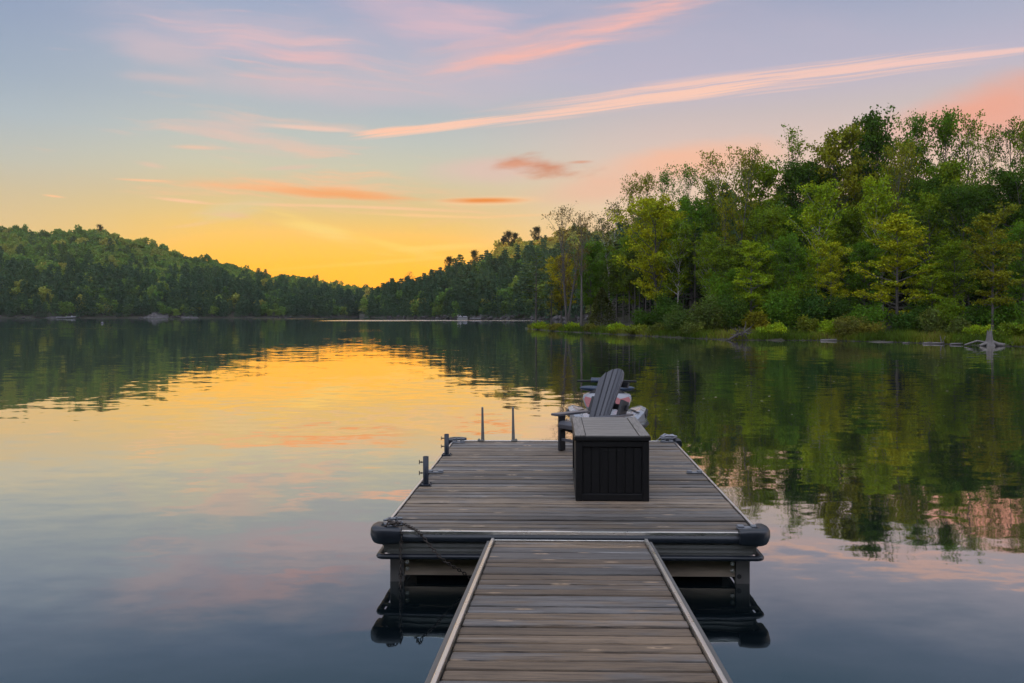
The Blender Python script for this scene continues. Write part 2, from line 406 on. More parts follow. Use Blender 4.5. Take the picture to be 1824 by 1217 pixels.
# ------------------------------------------------------------------ plant materials
def leaf_material(name, use_tint=False, stops=None, transl=.35, spread=.45, inst=False):
    m, t, out = mat(name)
    rnd = t.new('ShaderNodeNewGeometry').outputs['Random Per Island']
    if use_tint:
        at = t.new('ShaderNodeAttribute', attribute_name='tint', attribute_type='INSTANCER' if inst else 'GEOMETRY'); base = t.ramp(at.outputs['Fac'], stops)
    else:
        base = t.new('ShaderNodeObjectInfo').outputs['Color']
        pos = t.new('ShaderNodeTexCoord').outputs['Object']
        clump = t.noise(pos, .55, 2, .5)
        base = t.mix(t.smooth(clump, .38, .66), base, t.mix(1.0, base, (1.35, 1.18, .8, 1), 'MULTIPLY'))
    hs = t.new('ShaderNodeHueSaturation')
    t.put(hs.inputs['Hue'], t.math('MULTIPLY_ADD', rnd, .035, .4825))
    t.put(hs.inputs['Value'], t.math('MULTIPLY_ADD', rnd, spread * 2, 1 - spread))
    t.put(hs.inputs['Color'], base)
    di = t.new('ShaderNodeBsdfDiffuse'); tr = t.new('ShaderNodeBsdfTranslucent')
    t.l.new(hs.outputs[0], di.inputs[0]); t.l.new(t.mix(1.0, hs.outputs[0], (1.1, 1.15, .6, 1), 'MULTIPLY'), tr.inputs[0])
    mx = t.new('ShaderNodeMixShader'); mx.inputs[0].default_value = transl
    t.l.new(di.outputs[0], mx.inputs[1]); t.l.new(tr.outputs[0], mx.inputs[2]); t.l.new(mx.outputs[0], out.inputs[0])
    return m
LEAF = leaf_material('leaves')
NEEDLE = leaf_material('needles', transl=.15, spread=.35)
FOREST = leaf_material('forest_leaves', True, [(0.0, (.044, .086, .050)), (.2, (.060, .112, .056)), (.36, (.072, .120, .044)), (.5, (.098, .185, .042)), (.7, (.160, .230, .048)), (.88, (.30, .28, .06)), (1.0, (.48, .33, .07))], transl=.25, spread=.3, inst=True)  # last two stops put low sun on the crest into leaf colour
GRASS = leaf_material('grass_blades', True, [(0.0, (.055, .085, .014)), (.5, (.10, .155, .018)), (.8, (.17, .19, .025)), (1.0, (.20, .16, .05))], transl=.4, spread=.3)
def bark_material(name, col, dark, marks=False):
    m, t, out = mat(name)
    b = t.new('ShaderNodeBsdfPrincipled'); t.l.new(b.outputs[0], out.inputs[0])
    tc = t.new('ShaderNodeTexCoord').outputs['Object']
    if marks: n = t.smooth(t.noise(t.vmul(tc, (3, 3, 5)), 1.0, 4, .65), .56, .64)
    else: n = t.noise(t.vmul(tc, (9, 9, 1.6)), 1.0, 4, .6)
    t.l.new(t.mix(n, (*col, 1), (*dark, 1)), b.inputs['Base Color']); b.inputs['Roughness'].default_value = .9
    return m
BARK = bark_material('grey_bark', (.14, .128, .115), (.04, .035, .032))
BIRCH = bark_material('white_birch_bark', (.34, .315, .29), (.05, .042, .038), True)
DARKBARK = bark_material('dark_bark', (.075, .064, .055), (.022, .018, .016))
DRIFT = bark_material('silvered_driftwood', (.20, .185, .175), (.06, .054, .05))

# ------------------------------------------------------------------ plant shapes (numpy)
def diamonds(C, size, rng, flat=0.0, aspect=.6, svar=.35):
    n = len(C)
    nrm = rng.normal(size=(n, 3)); nrm[:, 2] = nrm[:, 2] * (1 - flat) + flat * 2.2
    nrm /= np.linalg.norm(nrm, axis=1, keepdims=True)
    a = rng.normal(size=(n, 3)); a -= nrm * (a * nrm).sum(1, keepdims=True); a /= np.linalg.norm(a, axis=1, keepdims=True) + 1e-9
    bb = np.cross(nrm, a)
    s = (size * (1 + svar * rng.uniform(-1, 1, n)))[:, None]
    return np.stack([C - a * s, C + bb * s * aspect, C + a * s, C - bb * s * aspect], axis=1)

class Wood:
    def __init__(s): s.b = MB()
    def limb(s, pts, r0, r1, n):
        m = len(pts); s.b.tube(pts, [r0 + (r1 - r0) * i / (m - 1) for i in range(m)], n, cap=False)

def profile(kind, q):
    """crown half-width (0..1) at crown height q (0 bottom .. 1 top)"""
    if kind == 'round': return max(.15, math.sin(PI * (0.12 + .83 * q)) ** .6)
    if kind == 'column': return max(.2, (math.sin(PI * (0.15 + .8 * q))) ** .45)
    if kind == 'vase': return .35 + .65 * min(1, q * 1.3) * (1 if q < .8 else (1 - (q - .8) * 2.6))
    if kind == 'layer': return max(.3, math.sin(PI * (.25 + .70 * q)) ** .6) * (.72 + .28 * math.sin(q * 19))
    return 1.0

def broadleaf(seed, H=14, Rr=3.5, base=.3, stems=1, nl=26, sub=5, per=16, clump=.5, leaf=.13, shape='round', flat=.2, squash=.6, lean=(0, 0), spread=.25, pitch=(20, 55), tr=.17, trunk_top=.93, fork=.0):
    rng = np.random.default_rng(seed); rd = random.Random(seed)
    wd = Wood(); cent = []; cnt = []
    for st in range(stems):
        az = 2 * PI * st / stems + rd.uniform(-.4, .4)
        off = spread * Rr * (0 if stems == 1 else 1)
        hh = H * (trunk_top if st == 0 else trunk_top * rd.uniform(.82, .98))
        npt = 9; stem = []
        for i in range(npt):
            q = i / (npt - 1); o = off * max(0, (q - fork)) / (1 - fork) if stems > 1 else 0
            stem.append(Vector((math.cos(az) * o * 1.7 + lean[0] * q * q * H + rd.uniform(-.07, .07) * q, math.sin(az) * o * 1.7 + lean[1] * q * q * H + rd.uniform(-.07, .07) * q, -.25 + (hh + .25) * q)))
        r0 = tr * (1 if stems == 1 else .72)
        # root flare
        wd.limb([stem[0]] + [stem[0].lerp(stem[1], .35)] + stem[1:], r0 * 1.25, .02, 8)
        def on(q):
            k = q * (npt - 1); i = min(int(k), npt - 2); return stem[i].lerp(stem[i + 1], k - i)
        n_l = max(6, nl // stems)
        for i in range(n_l):
            qc = (i + rd.uniform(.1, .9)) / n_l                     # 0..1 in the crown
            q = base + (1 - base) * qc * .985
            p0 = on(min(q / trunk_top * trunk_top, .995))
            a = i * 2.39996 + rd.uniform(-.5, .5) + st
            rad = Rr * profile(shape, qc) * (rd.uniform(.62, 1.15) if rd.random() < .8 else rd.uniform(.3, 1.3))
            if stems > 1: rad *= .72
            el_ = R(rd.uniform(*pitch)) + qc * R(22)
            dirv = Vector((math.cos(a) * math.cos(el_), math.sin(a) * math.cos(el_), math.sin(el_)))
            Lm = rad / max(.45, math.cos(el_)) * .9
            Lm = min(Lm, (H * 1.02 - p0.z) / max(.08, math.sin(el_) * .9 + .1)) if dirv.z > 0 else Lm
            Lm = max(Lm, .35)
            pts = [p0]; dcur = dirv.copy()
            for kx in range(4):
                dcur = (dcur + Vector((rd.uniform(-.22, .22), rd.uniform(-.22, .22), rd.uniform(-.1, .16)))).normalized()
                pts.append(pts[-1] + dcur * Lm / 4)
            rb = max(.014, r0 * (1 - q) * .5 + .016)
            wd.limb(pts, rb, .008, 5)
            for s_ in range(sub):
                f = .3 + .7 * (s_ + rd.uniform(0, 1)) / sub
                k = f * 4; ii = min(int(k), 3); bp = pts[ii].lerp(pts[ii + 1], k - ii)
                sa = rd.uniform(0, 2 * PI); sl = Lm * rd.uniform(.16, .36) * (1.15 - .5 * f) + .15
                sdv = (dcur * .6 + Vector((math.cos(sa), math.sin(sa), rd.uniform(-.15, .6)))).normalized()
                e1 = bp + sdv * sl * .55; e2 = e1 + (sdv + Vector((rd.uniform(-.3, .3), rd.uniform(-.3, .3), rd.uniform(-.1, .3)))).normalized() * sl * .5
                wd.limb([bp, e1, e2], max(.007, rb * .4), .004, 3)
                for cpt, kk in ((e2, 1.0), (e1, .7)):
                    cent.append(tuple(cpt)); cnt.append(max(2, int(per * kk * rd.uniform(.35, 1.5))))
    cent = np.array(cent); cnt = np.array(cnt)
    C = np.repeat(cent, cnt, axis=0)
    g = rng.normal(size=C.shape) * np.array([clump, clump, clump * squash]) * .62
    C = C + g
    return wd.b, diamonds(C, leaf, rng, flat)

def conifer(seed, H=13, Rr=2.4, base=.1, whorls=26, per=7, droop=.25, leaf=.34, sparse=0.0, shape='spire', up=0.0, dens=9, tr=.16):
    rng = np.random.default_rng(seed); rd = random.Random(seed)
    wd = Wood(); Q = []
    wd.limb([Vector((0, 0, -.2)), Vector((rd.uniform(-.05, .05), 0, H * .3)), Vector((rd.uniform(-.1, .1), 0, H * .65)), Vector((0, 0, H))], tr * 1.15, .012, 7)
    for i in range(whorls):
        q = (i + rd.uniform(0, .7)) / whorls; z = H * (base + (1 - base) * q)
        env = (1 - q) ** .8 if shape == 'spire' else (math.sin(PI * min(1, .18 + .82 * q)) ** .7)
        L0 = Rr * env + .12
        for k in range(per):
            if rd.random() < sparse: continue
            a = 2 * PI * k / per + i * 1.1 + rd.uniform(-.4, .4); L = L0 * rd.uniform(.6, 1.12)
            p0 = Vector((0, 0, z)); tip = Vector((math.cos(a) * L, math.sin(a) * L, z - droop * L * (1 - q * .8) + up * L))
            mid = p0.lerp(tip, .5) + Vector((0, 0, .12 * L))
            wd.limb([p0, mid, tip], max(.012, .03 * (1 - q)), .005, 3)
            nseg = max(2, int(dens * (.4 + .6 * L / (Rr + .01))))
            for s_ in range(nseg):
                f = .15 + .85 * (s_ + rd.random()) / nseg
                c0 = p0.lerp(mid, f * 2) if f < .5 else mid.lerp(tip, f * 2 - 1)
                side = Vector((-math.sin(a), math.cos(a), 0)) * rd.uniform(-1, 1)
                dv = (Vector((math.cos(a), math.sin(a), -droop * .6 + up)) * .9 + side * .9).normalized()
                ln = leaf * rd.uniform(.6, 1.3) * (1.1 - .35 * f); wdt = ln * .3
                nrm = Vector((rd.uniform(-.45, .45), rd.uniform(-.45, .45), 1)).normalized(); sv = dv.cross(nrm).normalized()
                dv2 = dv + Vector((0, 0, rd.uniform(-.35, .15)))
                Q.append((c0, c0 + dv2 * ln * .5 + sv * wdt, c0 + dv2 * ln, c0 + dv2 * ln * .5 - sv * wdt))
    return wd.b, np.array([[tuple(p) for p in q] for q in Q])

def cedar(seed, H=6, Rr=1.6, n=3600):
    rng = np.random.default_rng(seed); wd = Wood()
    wd.limb([Vector((0, 0, -.2)), Vector((0.05, 0, H * .5)), Vector((0, 0, H * .97))], .13, .02, 6)
    q = rng.uniform(0, 1, n) ** .8; a = rng.uniform(0, 2 * PI, n)
    lump = 1 + .16 * np.sin(a * 5 + q * 19) + .1 * np.sin(a * 9 - q * 31)
    rr = Rr * (1 - q) ** .75 * lump * (1 - .55 * rng.uniform(0, 1, n) ** 2.2)
    C = np.stack([np.cos(a) * rr, np.sin(a) * rr, .1 + q * H], 1)
    return wd.b, diamonds(C, .13, rng, 0, .45)

def bush(seed, W=1.5, H=1.5, n=2200, leaf=.075, stems=14, airy=.35):
    rng = np.random.default_rng(seed); rd = random.Random(seed); wd = Wood()
    cl = []
    for i in range(stems):
        a = rd.uniform(0, 2 * PI); q = rd.uniform(.2, 1); r_ = W * q * .9
        top = Vector((math.cos(a) * r_, math.sin(a) * r_, H * (1 - .5 * q * q) * rd.uniform(.75, 1.08)))
        b0 = Vector((math.cos(a) * r_ * .25, math.sin(a) * r_ * .25, -.1))
        wd.limb([b0, b0.lerp(top, .5) + Vector((0, 0, .1 * H)), top], .022, .006, 4)
        for k in range(5): cl.append(tuple(b0.lerp(top, .3 + .7 * k / 4) + Vector((rd.uniform(-.2, .2) * W, rd.uniform(-.2, .2) * W, rd.uniform(-.05, .1) * H))))
    cl = np.array(cl); C = cl[rng.integers(0, len(cl), n)] + rng.normal(size=(n, 3)) * np.array([W * .17, W * .17, H * .11])
    C[:, 2] = np.abs(C[:, 2])
    return wd.b, diamonds(C, leaf, rng, .15, .5)

# ------------------------------------------------------------------ terrain
SHORE = [(900, 584), (938, 585.5), (985, 590), (1080, 595), (1190, 601), (1300, 606), (1400, 606.5), (1480, 607), (1600, 610), (1700, 614), (1824, 618), (2000, 624), (2300, 634)]
def interp(tab, x):
    if x <= tab[0][0]: return tab[0][1]
    for (x0, y0), (x1, y1) in zip(tab, tab[1:]):
        if x <= x1: return y0 + (y1 - y0) * (x - x0) / (x1 - x0)
    return tab[-1][1]
def shore_depth(px):
    y = interp(SHORE, px); return FPX * CAMZ / (y - HY)
THICK = [(930, .5), (940, 5), (960, 12), (1040, 24), (1075, 40), (1110, 90), (1150, 190), (2300, 220)]
RISE = [(0, 0.0), (.6, .14), (1.5, .3), (4, .55), (10, 1.0), (25, 2.2), (60, 7), (120, 15), (230, 20)]
def bank_height(px, inl):
    T = interp(THICK, px)
    if inl < 0: return -.6 * min(1, -inl)
    hgt = interp(RISE, inl) * (interp([(960, .5), (1150, 1.0)], px))
    e = min(1.0, max(-1.0, (T - inl) / max(2.0, T * .15)))
    return hgt * max(0, e) - .5 * (1 - max(0, min(1, e)))
def bank_point(px, inl, dz=0.0):
    d_ = shore_depth(px) + inl
    v = ray(px, HY) * d_
    return Vector((v.x, v.y, bank_height(px, inl) + dz))
def grid_mesh(name, rows, m):
    nr, nc = len(rows), len(rows[0]); V = [tuple(p) for r_ in rows for p in r_]
    F = [(i * nc + j, i * nc + j + 1, (i + 1) * nc + j + 1, (i + 1) * nc + j) for i in range(nr - 1) for j in range(nc - 1)]
    b = MB(); b.add(V, F, True); return b.build(name, m, fix=False)
def soil_material(name, a, bcol, sc=.6):
    m, t, out = mat(name)
    b = t.new('ShaderNodeBsdfPrincipled'); t.l.new(b.outputs[0], out.inputs[0])
    P = t.new('ShaderNodeNewGeometry').outputs['Position']
    n = t.noise(P, sc, 6, .65)
    t.l.new(t.mix(t.smooth(n, .35, .65), (*a, 1), (*bcol, 1)), b.inputs['Base Color']); b.inputs['Roughness'].default_value = .95
    bn = t.new('ShaderNodeBump'); bn.inputs['Distance'].default_value = .3; t.put(bn.inputs['Height'], t.noise(P, sc * 4, 4, .6)); t.l.new(bn.outputs[0], b.inputs['Normal'])
    return m
SOIL = soil_material('bank_soil', (.026, .021, .014), (.03, .036, .012))
FLOOR = soil_material('forest_floor', (.022, .026, .014), (.035, .03, .018), .2)
rd = random.Random(3)
inls = [-2.5, -.6, 0, .5, 1, 2, 3.5, 6, 9, 13, 18, 25, 35, 50, 70, 95, 125, 160, 200, 240]
cols = list(np.arange(930, 1180, 6)) + list(np.arange(1180, 2310, 14))
rows = []
for il in inls:
    row = []
    for px in cols:
        T = interp(THICK, px); ii = il if il <= 2 else min(il, T + 3)
        p = bank_point(px, ii); wob = .25 * math.sin(px * .31 + il) + .2 * math.sin(px * .83)
        row.append((p.x, p.y + (wob if il < 3 else 0), p.z + (rd.uniform(-.04, .04) if .4 < il < 20 else 0)))
    rows.append(row)
tag(grid_mesh('shore_bank', rows, SOIL), 'low wooded shore bank on the right side of the lake', kind='structure')

# unseen shore behind the viewpoint, added to darken the dock front; gangway lands here
rows = []
rd = random.Random(5)
for yy, hh in ((.6, -.6), (-.4, .15), (-2, .7), (-6, 1.2), (-14, 2.2), (-30, 4), (-70, 8)):
    rows.append([(xx, yy + 1.2 * math.sin(xx * .13) + (abs(xx) * .06 if yy > -10 else 0) * -1, hh + rd.uniform(-.1, .1)) for xx in np.arange(-110, 111, 5)])
tag(grid_mesh('unseen_near_shore', rows, SOIL), 'unseen lake shore at the gangway start, added to cut the light from behind', kind='structure')
# hills across the lake: shoreline depth, ridge depth, skyline row
L_SKY = [(-1500, 330), (-900, 380), (-500, 400), (-300, 402), (-120, 403), (0, 404), (90, 405), (180, 411), (230, 426), (290, 446), (340, 458), (400, 466), (450, 479), (490, 491), (540, 498), (590, 506), (640, 516), (660, 519), (700, 520), (760, 522)]  # entries left of the view extended and raised to block the low sun
L_SH = [(-500, 330), (-100, 390), (200, 415), (400, 430), (520, 460), (600, 520), (680, 600), (760, 640)]
L_RD = [(-500, 560), (-100, 620), (200, 640), (400, 660), (520, 690), (600, 760), (680, 820), (760, 850)]
M_SKY = [(640, 545), (660, 521), (700, 511), (740, 503), (770, 489), (800, 476), (850, 462), (880, 449), (910, 438), (950, 425), (1000, 419), (1060, 412), (1150, 400), (1300, 392), (1500, 390), (1900, 400), (2300, 410)]
M_SH = [(640, 480), (680, 450), (700, 420), (760, 370), (820, 335), (900, 318), (960, 305), (1050, 295), (1200, 290), (2300, 340)]
M_RD = [(640, 570), (700, 540), (760, 505), (820, 480), (900, 465), (960, 455), (1200, 450), (2300, 500)]
def hill_fn(SKY, SH, RD, treeh):
    def f(px, tt):
        ds, dr = interp(SH, px), interp(RD, px)
        hr = (HY - interp(SKY, px)) / FPX * dr + CAMZ - treeh
        hr = max(hr, 1.0)
        if tt <= 1:
            d_ = ds + (dr - ds) * tt
            # straight sight line from shore to ridge would hide nothing: keep the slope slightly convex
            h_ = hr * (tt ** .9 * .82 + .18 * tt * tt) + 1.2 * min(1, tt * 12)
        else:
            d_ = dr + (tt - 1) * 160; h_ = max(-2, hr * (1 - (tt - 1) * .9))
        if tt < 0: h_ = -2
        n = math.sin(px * .05 + tt * 7) * 1.6 + math.sin(px * .017 - tt * 5 + 2) * 2.2
        v = ray(px, HY) * d_
        return Vector((v.x, v.y, h_ + n * min(1, max(0, tt) * 3) * min(1, hr / 30)))
    return f
left_hill = hill_fn(L_SKY, L_SH, L_RD, 10.0)
mid_hill = hill_fn(M_SKY, M_SH, M_RD, 10.5)
tts = [-.06, 0, .02, .05, .1, .18, .26, .34, .42, .5, .6, .7, .8, .9, 1.0, 1.15, 1.4, 1.9]
tag(grid_mesh('hill', [[left_hill(px, q) for px in np.arange(-1500, 765, 15)] for q in tts], FLOOR), 'long wooded hill across the lake on the left', kind='structure')
tag(grid_mesh('hill', [[mid_hill(px, q) for px in np.arange(640, 2310, 15)] for q in tts], FLOOR), 'steep wooded hill across the lake at centre right', kind='structure')

rows = []  # added ridge, out of view: keeps low sun off dock and right bank
for i, xx in enumerate((-470, -500, -540, -580, -620, -660, -720, -800)):
    hh = (-1, 8, 40, 75, 96, 98, 70, 10)[i]
    rows.append([(xx + 18 * math.sin(yy * .02), yy, hh * min(1, max(.02, min((yy + 190) / 90, (400 - yy) / 90))) + 3 * math.sin(yy * .05 + i)) for yy in np.arange(-170, 401, 19)])
tag(grid_mesh('hill', rows, FLOOR), 'unseen high ridge far to the left of the dock, added to block the low sun', kind='structure')
# far woods: thousands of crowns that read as one mass
CROWNS = bpy.data.collections.new('forest_crowns')
def wood_protos(seed):
    rng = np.random.default_rng(seed)
    for i in range(8):                                   # round broadleaf crowns, about 11 m tall
        n = 520
        nl = 9
        lob = rng.normal(size=(nl, 3)) * np.array([1.75, 1.75, 1.25]); lob[:, 2] += 7.0
        lob[:, 2] -= (lob[:, 0] ** 2 + lob[:, 1] ** 2) * .16
        C = lob[rng.integers(0, nl, n)]
        dv = rng.normal(size=(n, 3)); dv[:, 2] += .35; dv /= np.linalg.norm(dv, axis=1, keepdims=True)
        C = C + dv * rng.uniform(.9, 1.9, (n, 1)); C[:, 2] = np.clip(C[:, 2], 1.0, 12)
        low = rng.normal(size=(60, 3)) * np.array([1.3, 1.3, 1.0]) + np.array([0, 0, 3.2])
        V_ = diamonds(np.concatenate([C, low]), .52, rng, .1, .7)
        o = bpy.data.objects.new('broadleaf.%03d' % i, quad_mesh('crown', V_)); CROWNS.objects.link(o); o.data.materials.append(FOREST)
    for i in range(7):                                   # tall conifers, about 14 m
        n = 520
        nw = 15
        q = (rng.integers(0, nw, n) + rng.uniform(0, .42, n)) / (nw + .3); a = rng.uniform(0, 2 * PI, n)
        wh = (q * (nw + .3)).astype(int)
        lob = 1 + .35 * np.sin(a * (3 + i % 3) + wh * 2.1 + i)
        env = (1 - q) ** .75 if i % 2 else np.sin(PI * np.minimum(1, .25 + .75 * q)) ** .8
        r_ = (2.7 * env + .15) * np.sqrt(rng.uniform(.08, 1, n)) * lob
        C = np.stack([np.cos(a) * r_, np.sin(a) * r_, .8 + q * 13.4 - r_ * .18], 1)
        V_ = diamonds(C, .62, rng, .5, .4)
        o = bpy.data.objects.new('conifer.%03d' % i, quad_mesh('crown', V_)); CROWNS.objects.link(o); o.data.materials.append(FOREST)
wood_protos(11)
def scatter_group():
    g = bpy.data.node_groups.new('scatter_crowns', 'GeometryNodeTree')
    g.interface.new_socket('Geometry', in_out='INPUT', socket_type='NodeSocketGeometry')
    g.interface.new_socket('Geometry', in_out='OUTPUT', socket_type='NodeSocketGeometry')
    N = g.nodes; L = g.links
    gi = N.new('NodeGroupInput'); go = N.new('NodeGroupOutput'); ip = N.new('GeometryNodeInstanceOnPoints'); ci = N.new('GeometryNodeCollectionInfo')
    ci.inputs['Collection'].default_value = CROWNS; ci.inputs['Separate Children'].default_value = True; ci.inputs['Reset Children'].default_value = True
    ip.inputs['Pick Instance'].default_value = True
    def na(name, ty):
        n = N.new('GeometryNodeInputNamedAttribute'); n.data_type = ty; n.inputs['Name'].default_value = name; return n.outputs['Attribute']
    L.new(gi.outputs[0], ip.inputs['Points']); L.new(ci.outputs[0], ip.inputs['Instance'])
    L.new(na('pick', 'INT'), ip.inputs['Instance Index']); L.new(na('size', 'FLOAT_VECTOR'), ip.inputs['Scale'])
    cx = N.new('ShaderNodeCombineXYZ'); L.new(na('turn', 'FLOAT'), cx.inputs[2]); L.new(cx.outputs[0], ip.inputs['Rotation'])
    L.new(ip.outputs[0], go.inputs[0]); return g
SCATTER = scatter_group()
def wood(name, label, pts, kinds, tints, scales, seed):
    rng = np.random.default_rng(seed); n = len(pts)
    me = bpy.data.meshes.new(name); me.vertices.add(n); me.vertices.foreach_set('co', np.array(pts, dtype=np.float32).ravel())
    pick = np.array([rng.integers(0, 8) if k == 'd' else 8 + rng.integers(0, 7) for k in kinds], dtype=np.int32)
    for nm, ty, key, val in (('pick', 'INT', 'value', pick), ('tint', 'FLOAT', 'value', np.array(tints, dtype=np.float32)), ('turn', 'FLOAT', 'value', rng.uniform(0, 6.28, n).astype(np.float32)),
                             ('size', 'FLOAT_VECTOR', 'vector', np.array([(a, a, b_) for a, b_ in scales], dtype=np.float32).ravel())):
        at = me.attributes.new(nm, ty, 'POINT'); at.data.foreach_set(key, val)
    o = link(name, me, FOREST); md = o.modifiers.new('crowns', 'NODES'); md.node_group = SCATTER
    tag(o, label, kind='stuff'); return o

def vnoise(x, y, s):
    return math.sin(x * s + 1.3 * math.sin(y * s * 1.7)) * math.cos(y * s * .8 + math.sin(x * s * .6))
rng = np.random.default_rng(5)
def scatter_hill(fn, px0, px1, SH, RD, spacing, lower, seed, conifer_top=0.0, tmax=1.12, sun_tint_top=False):
    rng = np.random.default_rng(seed); pts, kinds, tints, scs = [], [], [], []
    tt = .012
    while tt < tmax:
        px = px0
        dmean = None
        while px < px1:
            ds, dr = interp(SH, px), interp(RD, px); d_ = ds + (dr - ds) * tt
            sp = spacing * (1.0 if tt > .12 else .62)
            step = sp / d_ * FPX
            p = fn(px + rng.uniform(-.45, .45) * step, max(.006, tt + rng.uniform(-.4, .4) * sp / (dr - ds)))
            low = tt < lower + .16 * vnoise(px, tt * 300, .03)
            pc = .8 if low else .10
            if tt > .78: pc = .04
            pc = max(pc, conifer_top if tt > .93 else 0)
            k = 'c' if rng.random() < pc else 'd'
            s = rng.uniform(.75, 1.25)
            if k == 'c': ti = rng.uniform(0, .3) + (.08 if tt > lower else 0)
            else:
                ti = .45 + .3 * rng.random() + .15 * vnoise(px, tt * 200, .02)
                ti = min(ti, .8)
                if rng.random() < .04: ti = .84
            if k == 'c': sc = (s * rng.uniform(.85, 1.2), s * rng.uniform(.8, 1.12))
            else: sc = (s, s * rng.uniform(.8, 1.05))
            if k == 'c' and tt > .75: sc = (sc[0] * .85, sc[1] * .75)
            if tt < .06: sc = (sc[0] * .75, sc[1] * .7)
            if sun_tint_top and tt > .66 and k == 'd': ti = rng.uniform(.72, 1.0)  # crest sunlight painted into the leaf tint
            pts.append(tuple(p)); kinds.append(k); tints.append(min(1, max(0, ti))); scs.append(sc)
            px += step
        tt += spacing * .95 / 230 if tt > .1 else .02
    return pts, kinds, tints, scs
W1 = scatter_hill(left_hill, -420, 690, L_SH, L_RD, 6.4, .42, 21)
wood('forest', 'mixed forest covering the long hill across the lake on the left', *W1, 1)
W2 = scatter_hill(mid_hill, 660, 1330, M_SH, M_RD, 5.8, .62, 22, conifer_top=.35, sun_tint_top=True)
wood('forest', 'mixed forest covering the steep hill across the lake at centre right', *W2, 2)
# the wood going inland behind the bank trees
pts, kinds, tints, scs = [], [], [], []
rg = np.random.default_rng(9)
for il in np.arange(30, 190, 5.5):
    px = 1085.0
    while px < 2150:
        dd = shore_depth(px) + il; step = 5.6 / dd * FPX
        T = interp(THICK, px)
        if il < T - 6:
            p = bank_point(px + rg.uniform(-.4, .4) * step, il + rg.uniform(-2, 2))
            k = 'c' if rg.random() < .35 else 'd'; s = rg.uniform(.75, 1.05)
            pts.append(tuple(p)); kinds.append(k); tints.append(rg.uniform(.05, .3) if k == 'c' else rg.uniform(.4, .68)); scs.append((s, s * rg.uniform(.9, 1.15)))
        px += step
wood('forest', 'dense green wood going inland behind the trees of the right bank', pts, kinds, tints, scs, 3)

pts, kinds, tints, scs = [], [], [], []  # unseen wood behind the viewpoint, added to darken surfaces turned towards it
rg = np.random.default_rng(19)
for yy in np.arange(-9, -60, -5.0):
    for xx in np.arange(-100, 100, 5.0):
        if abs(xx) < 3 and yy > -12: continue
        s = rg.uniform(.8, 1.2); k = 'c' if rg.random() < .4 else 'd'
        pts.append((xx + rg.uniform(-2, 2), yy + rg.uniform(-2, 2) - abs(xx) * .1, max(1.2, -yy * .12))); kinds.append(k); tints.append(rg.uniform(.05, .6)); scs.append((s, s * 1.15))
wood('forest', 'unseen dense wood behind the start of the gangway, added to darken what faces it', pts, kinds, tints, scs, 4)

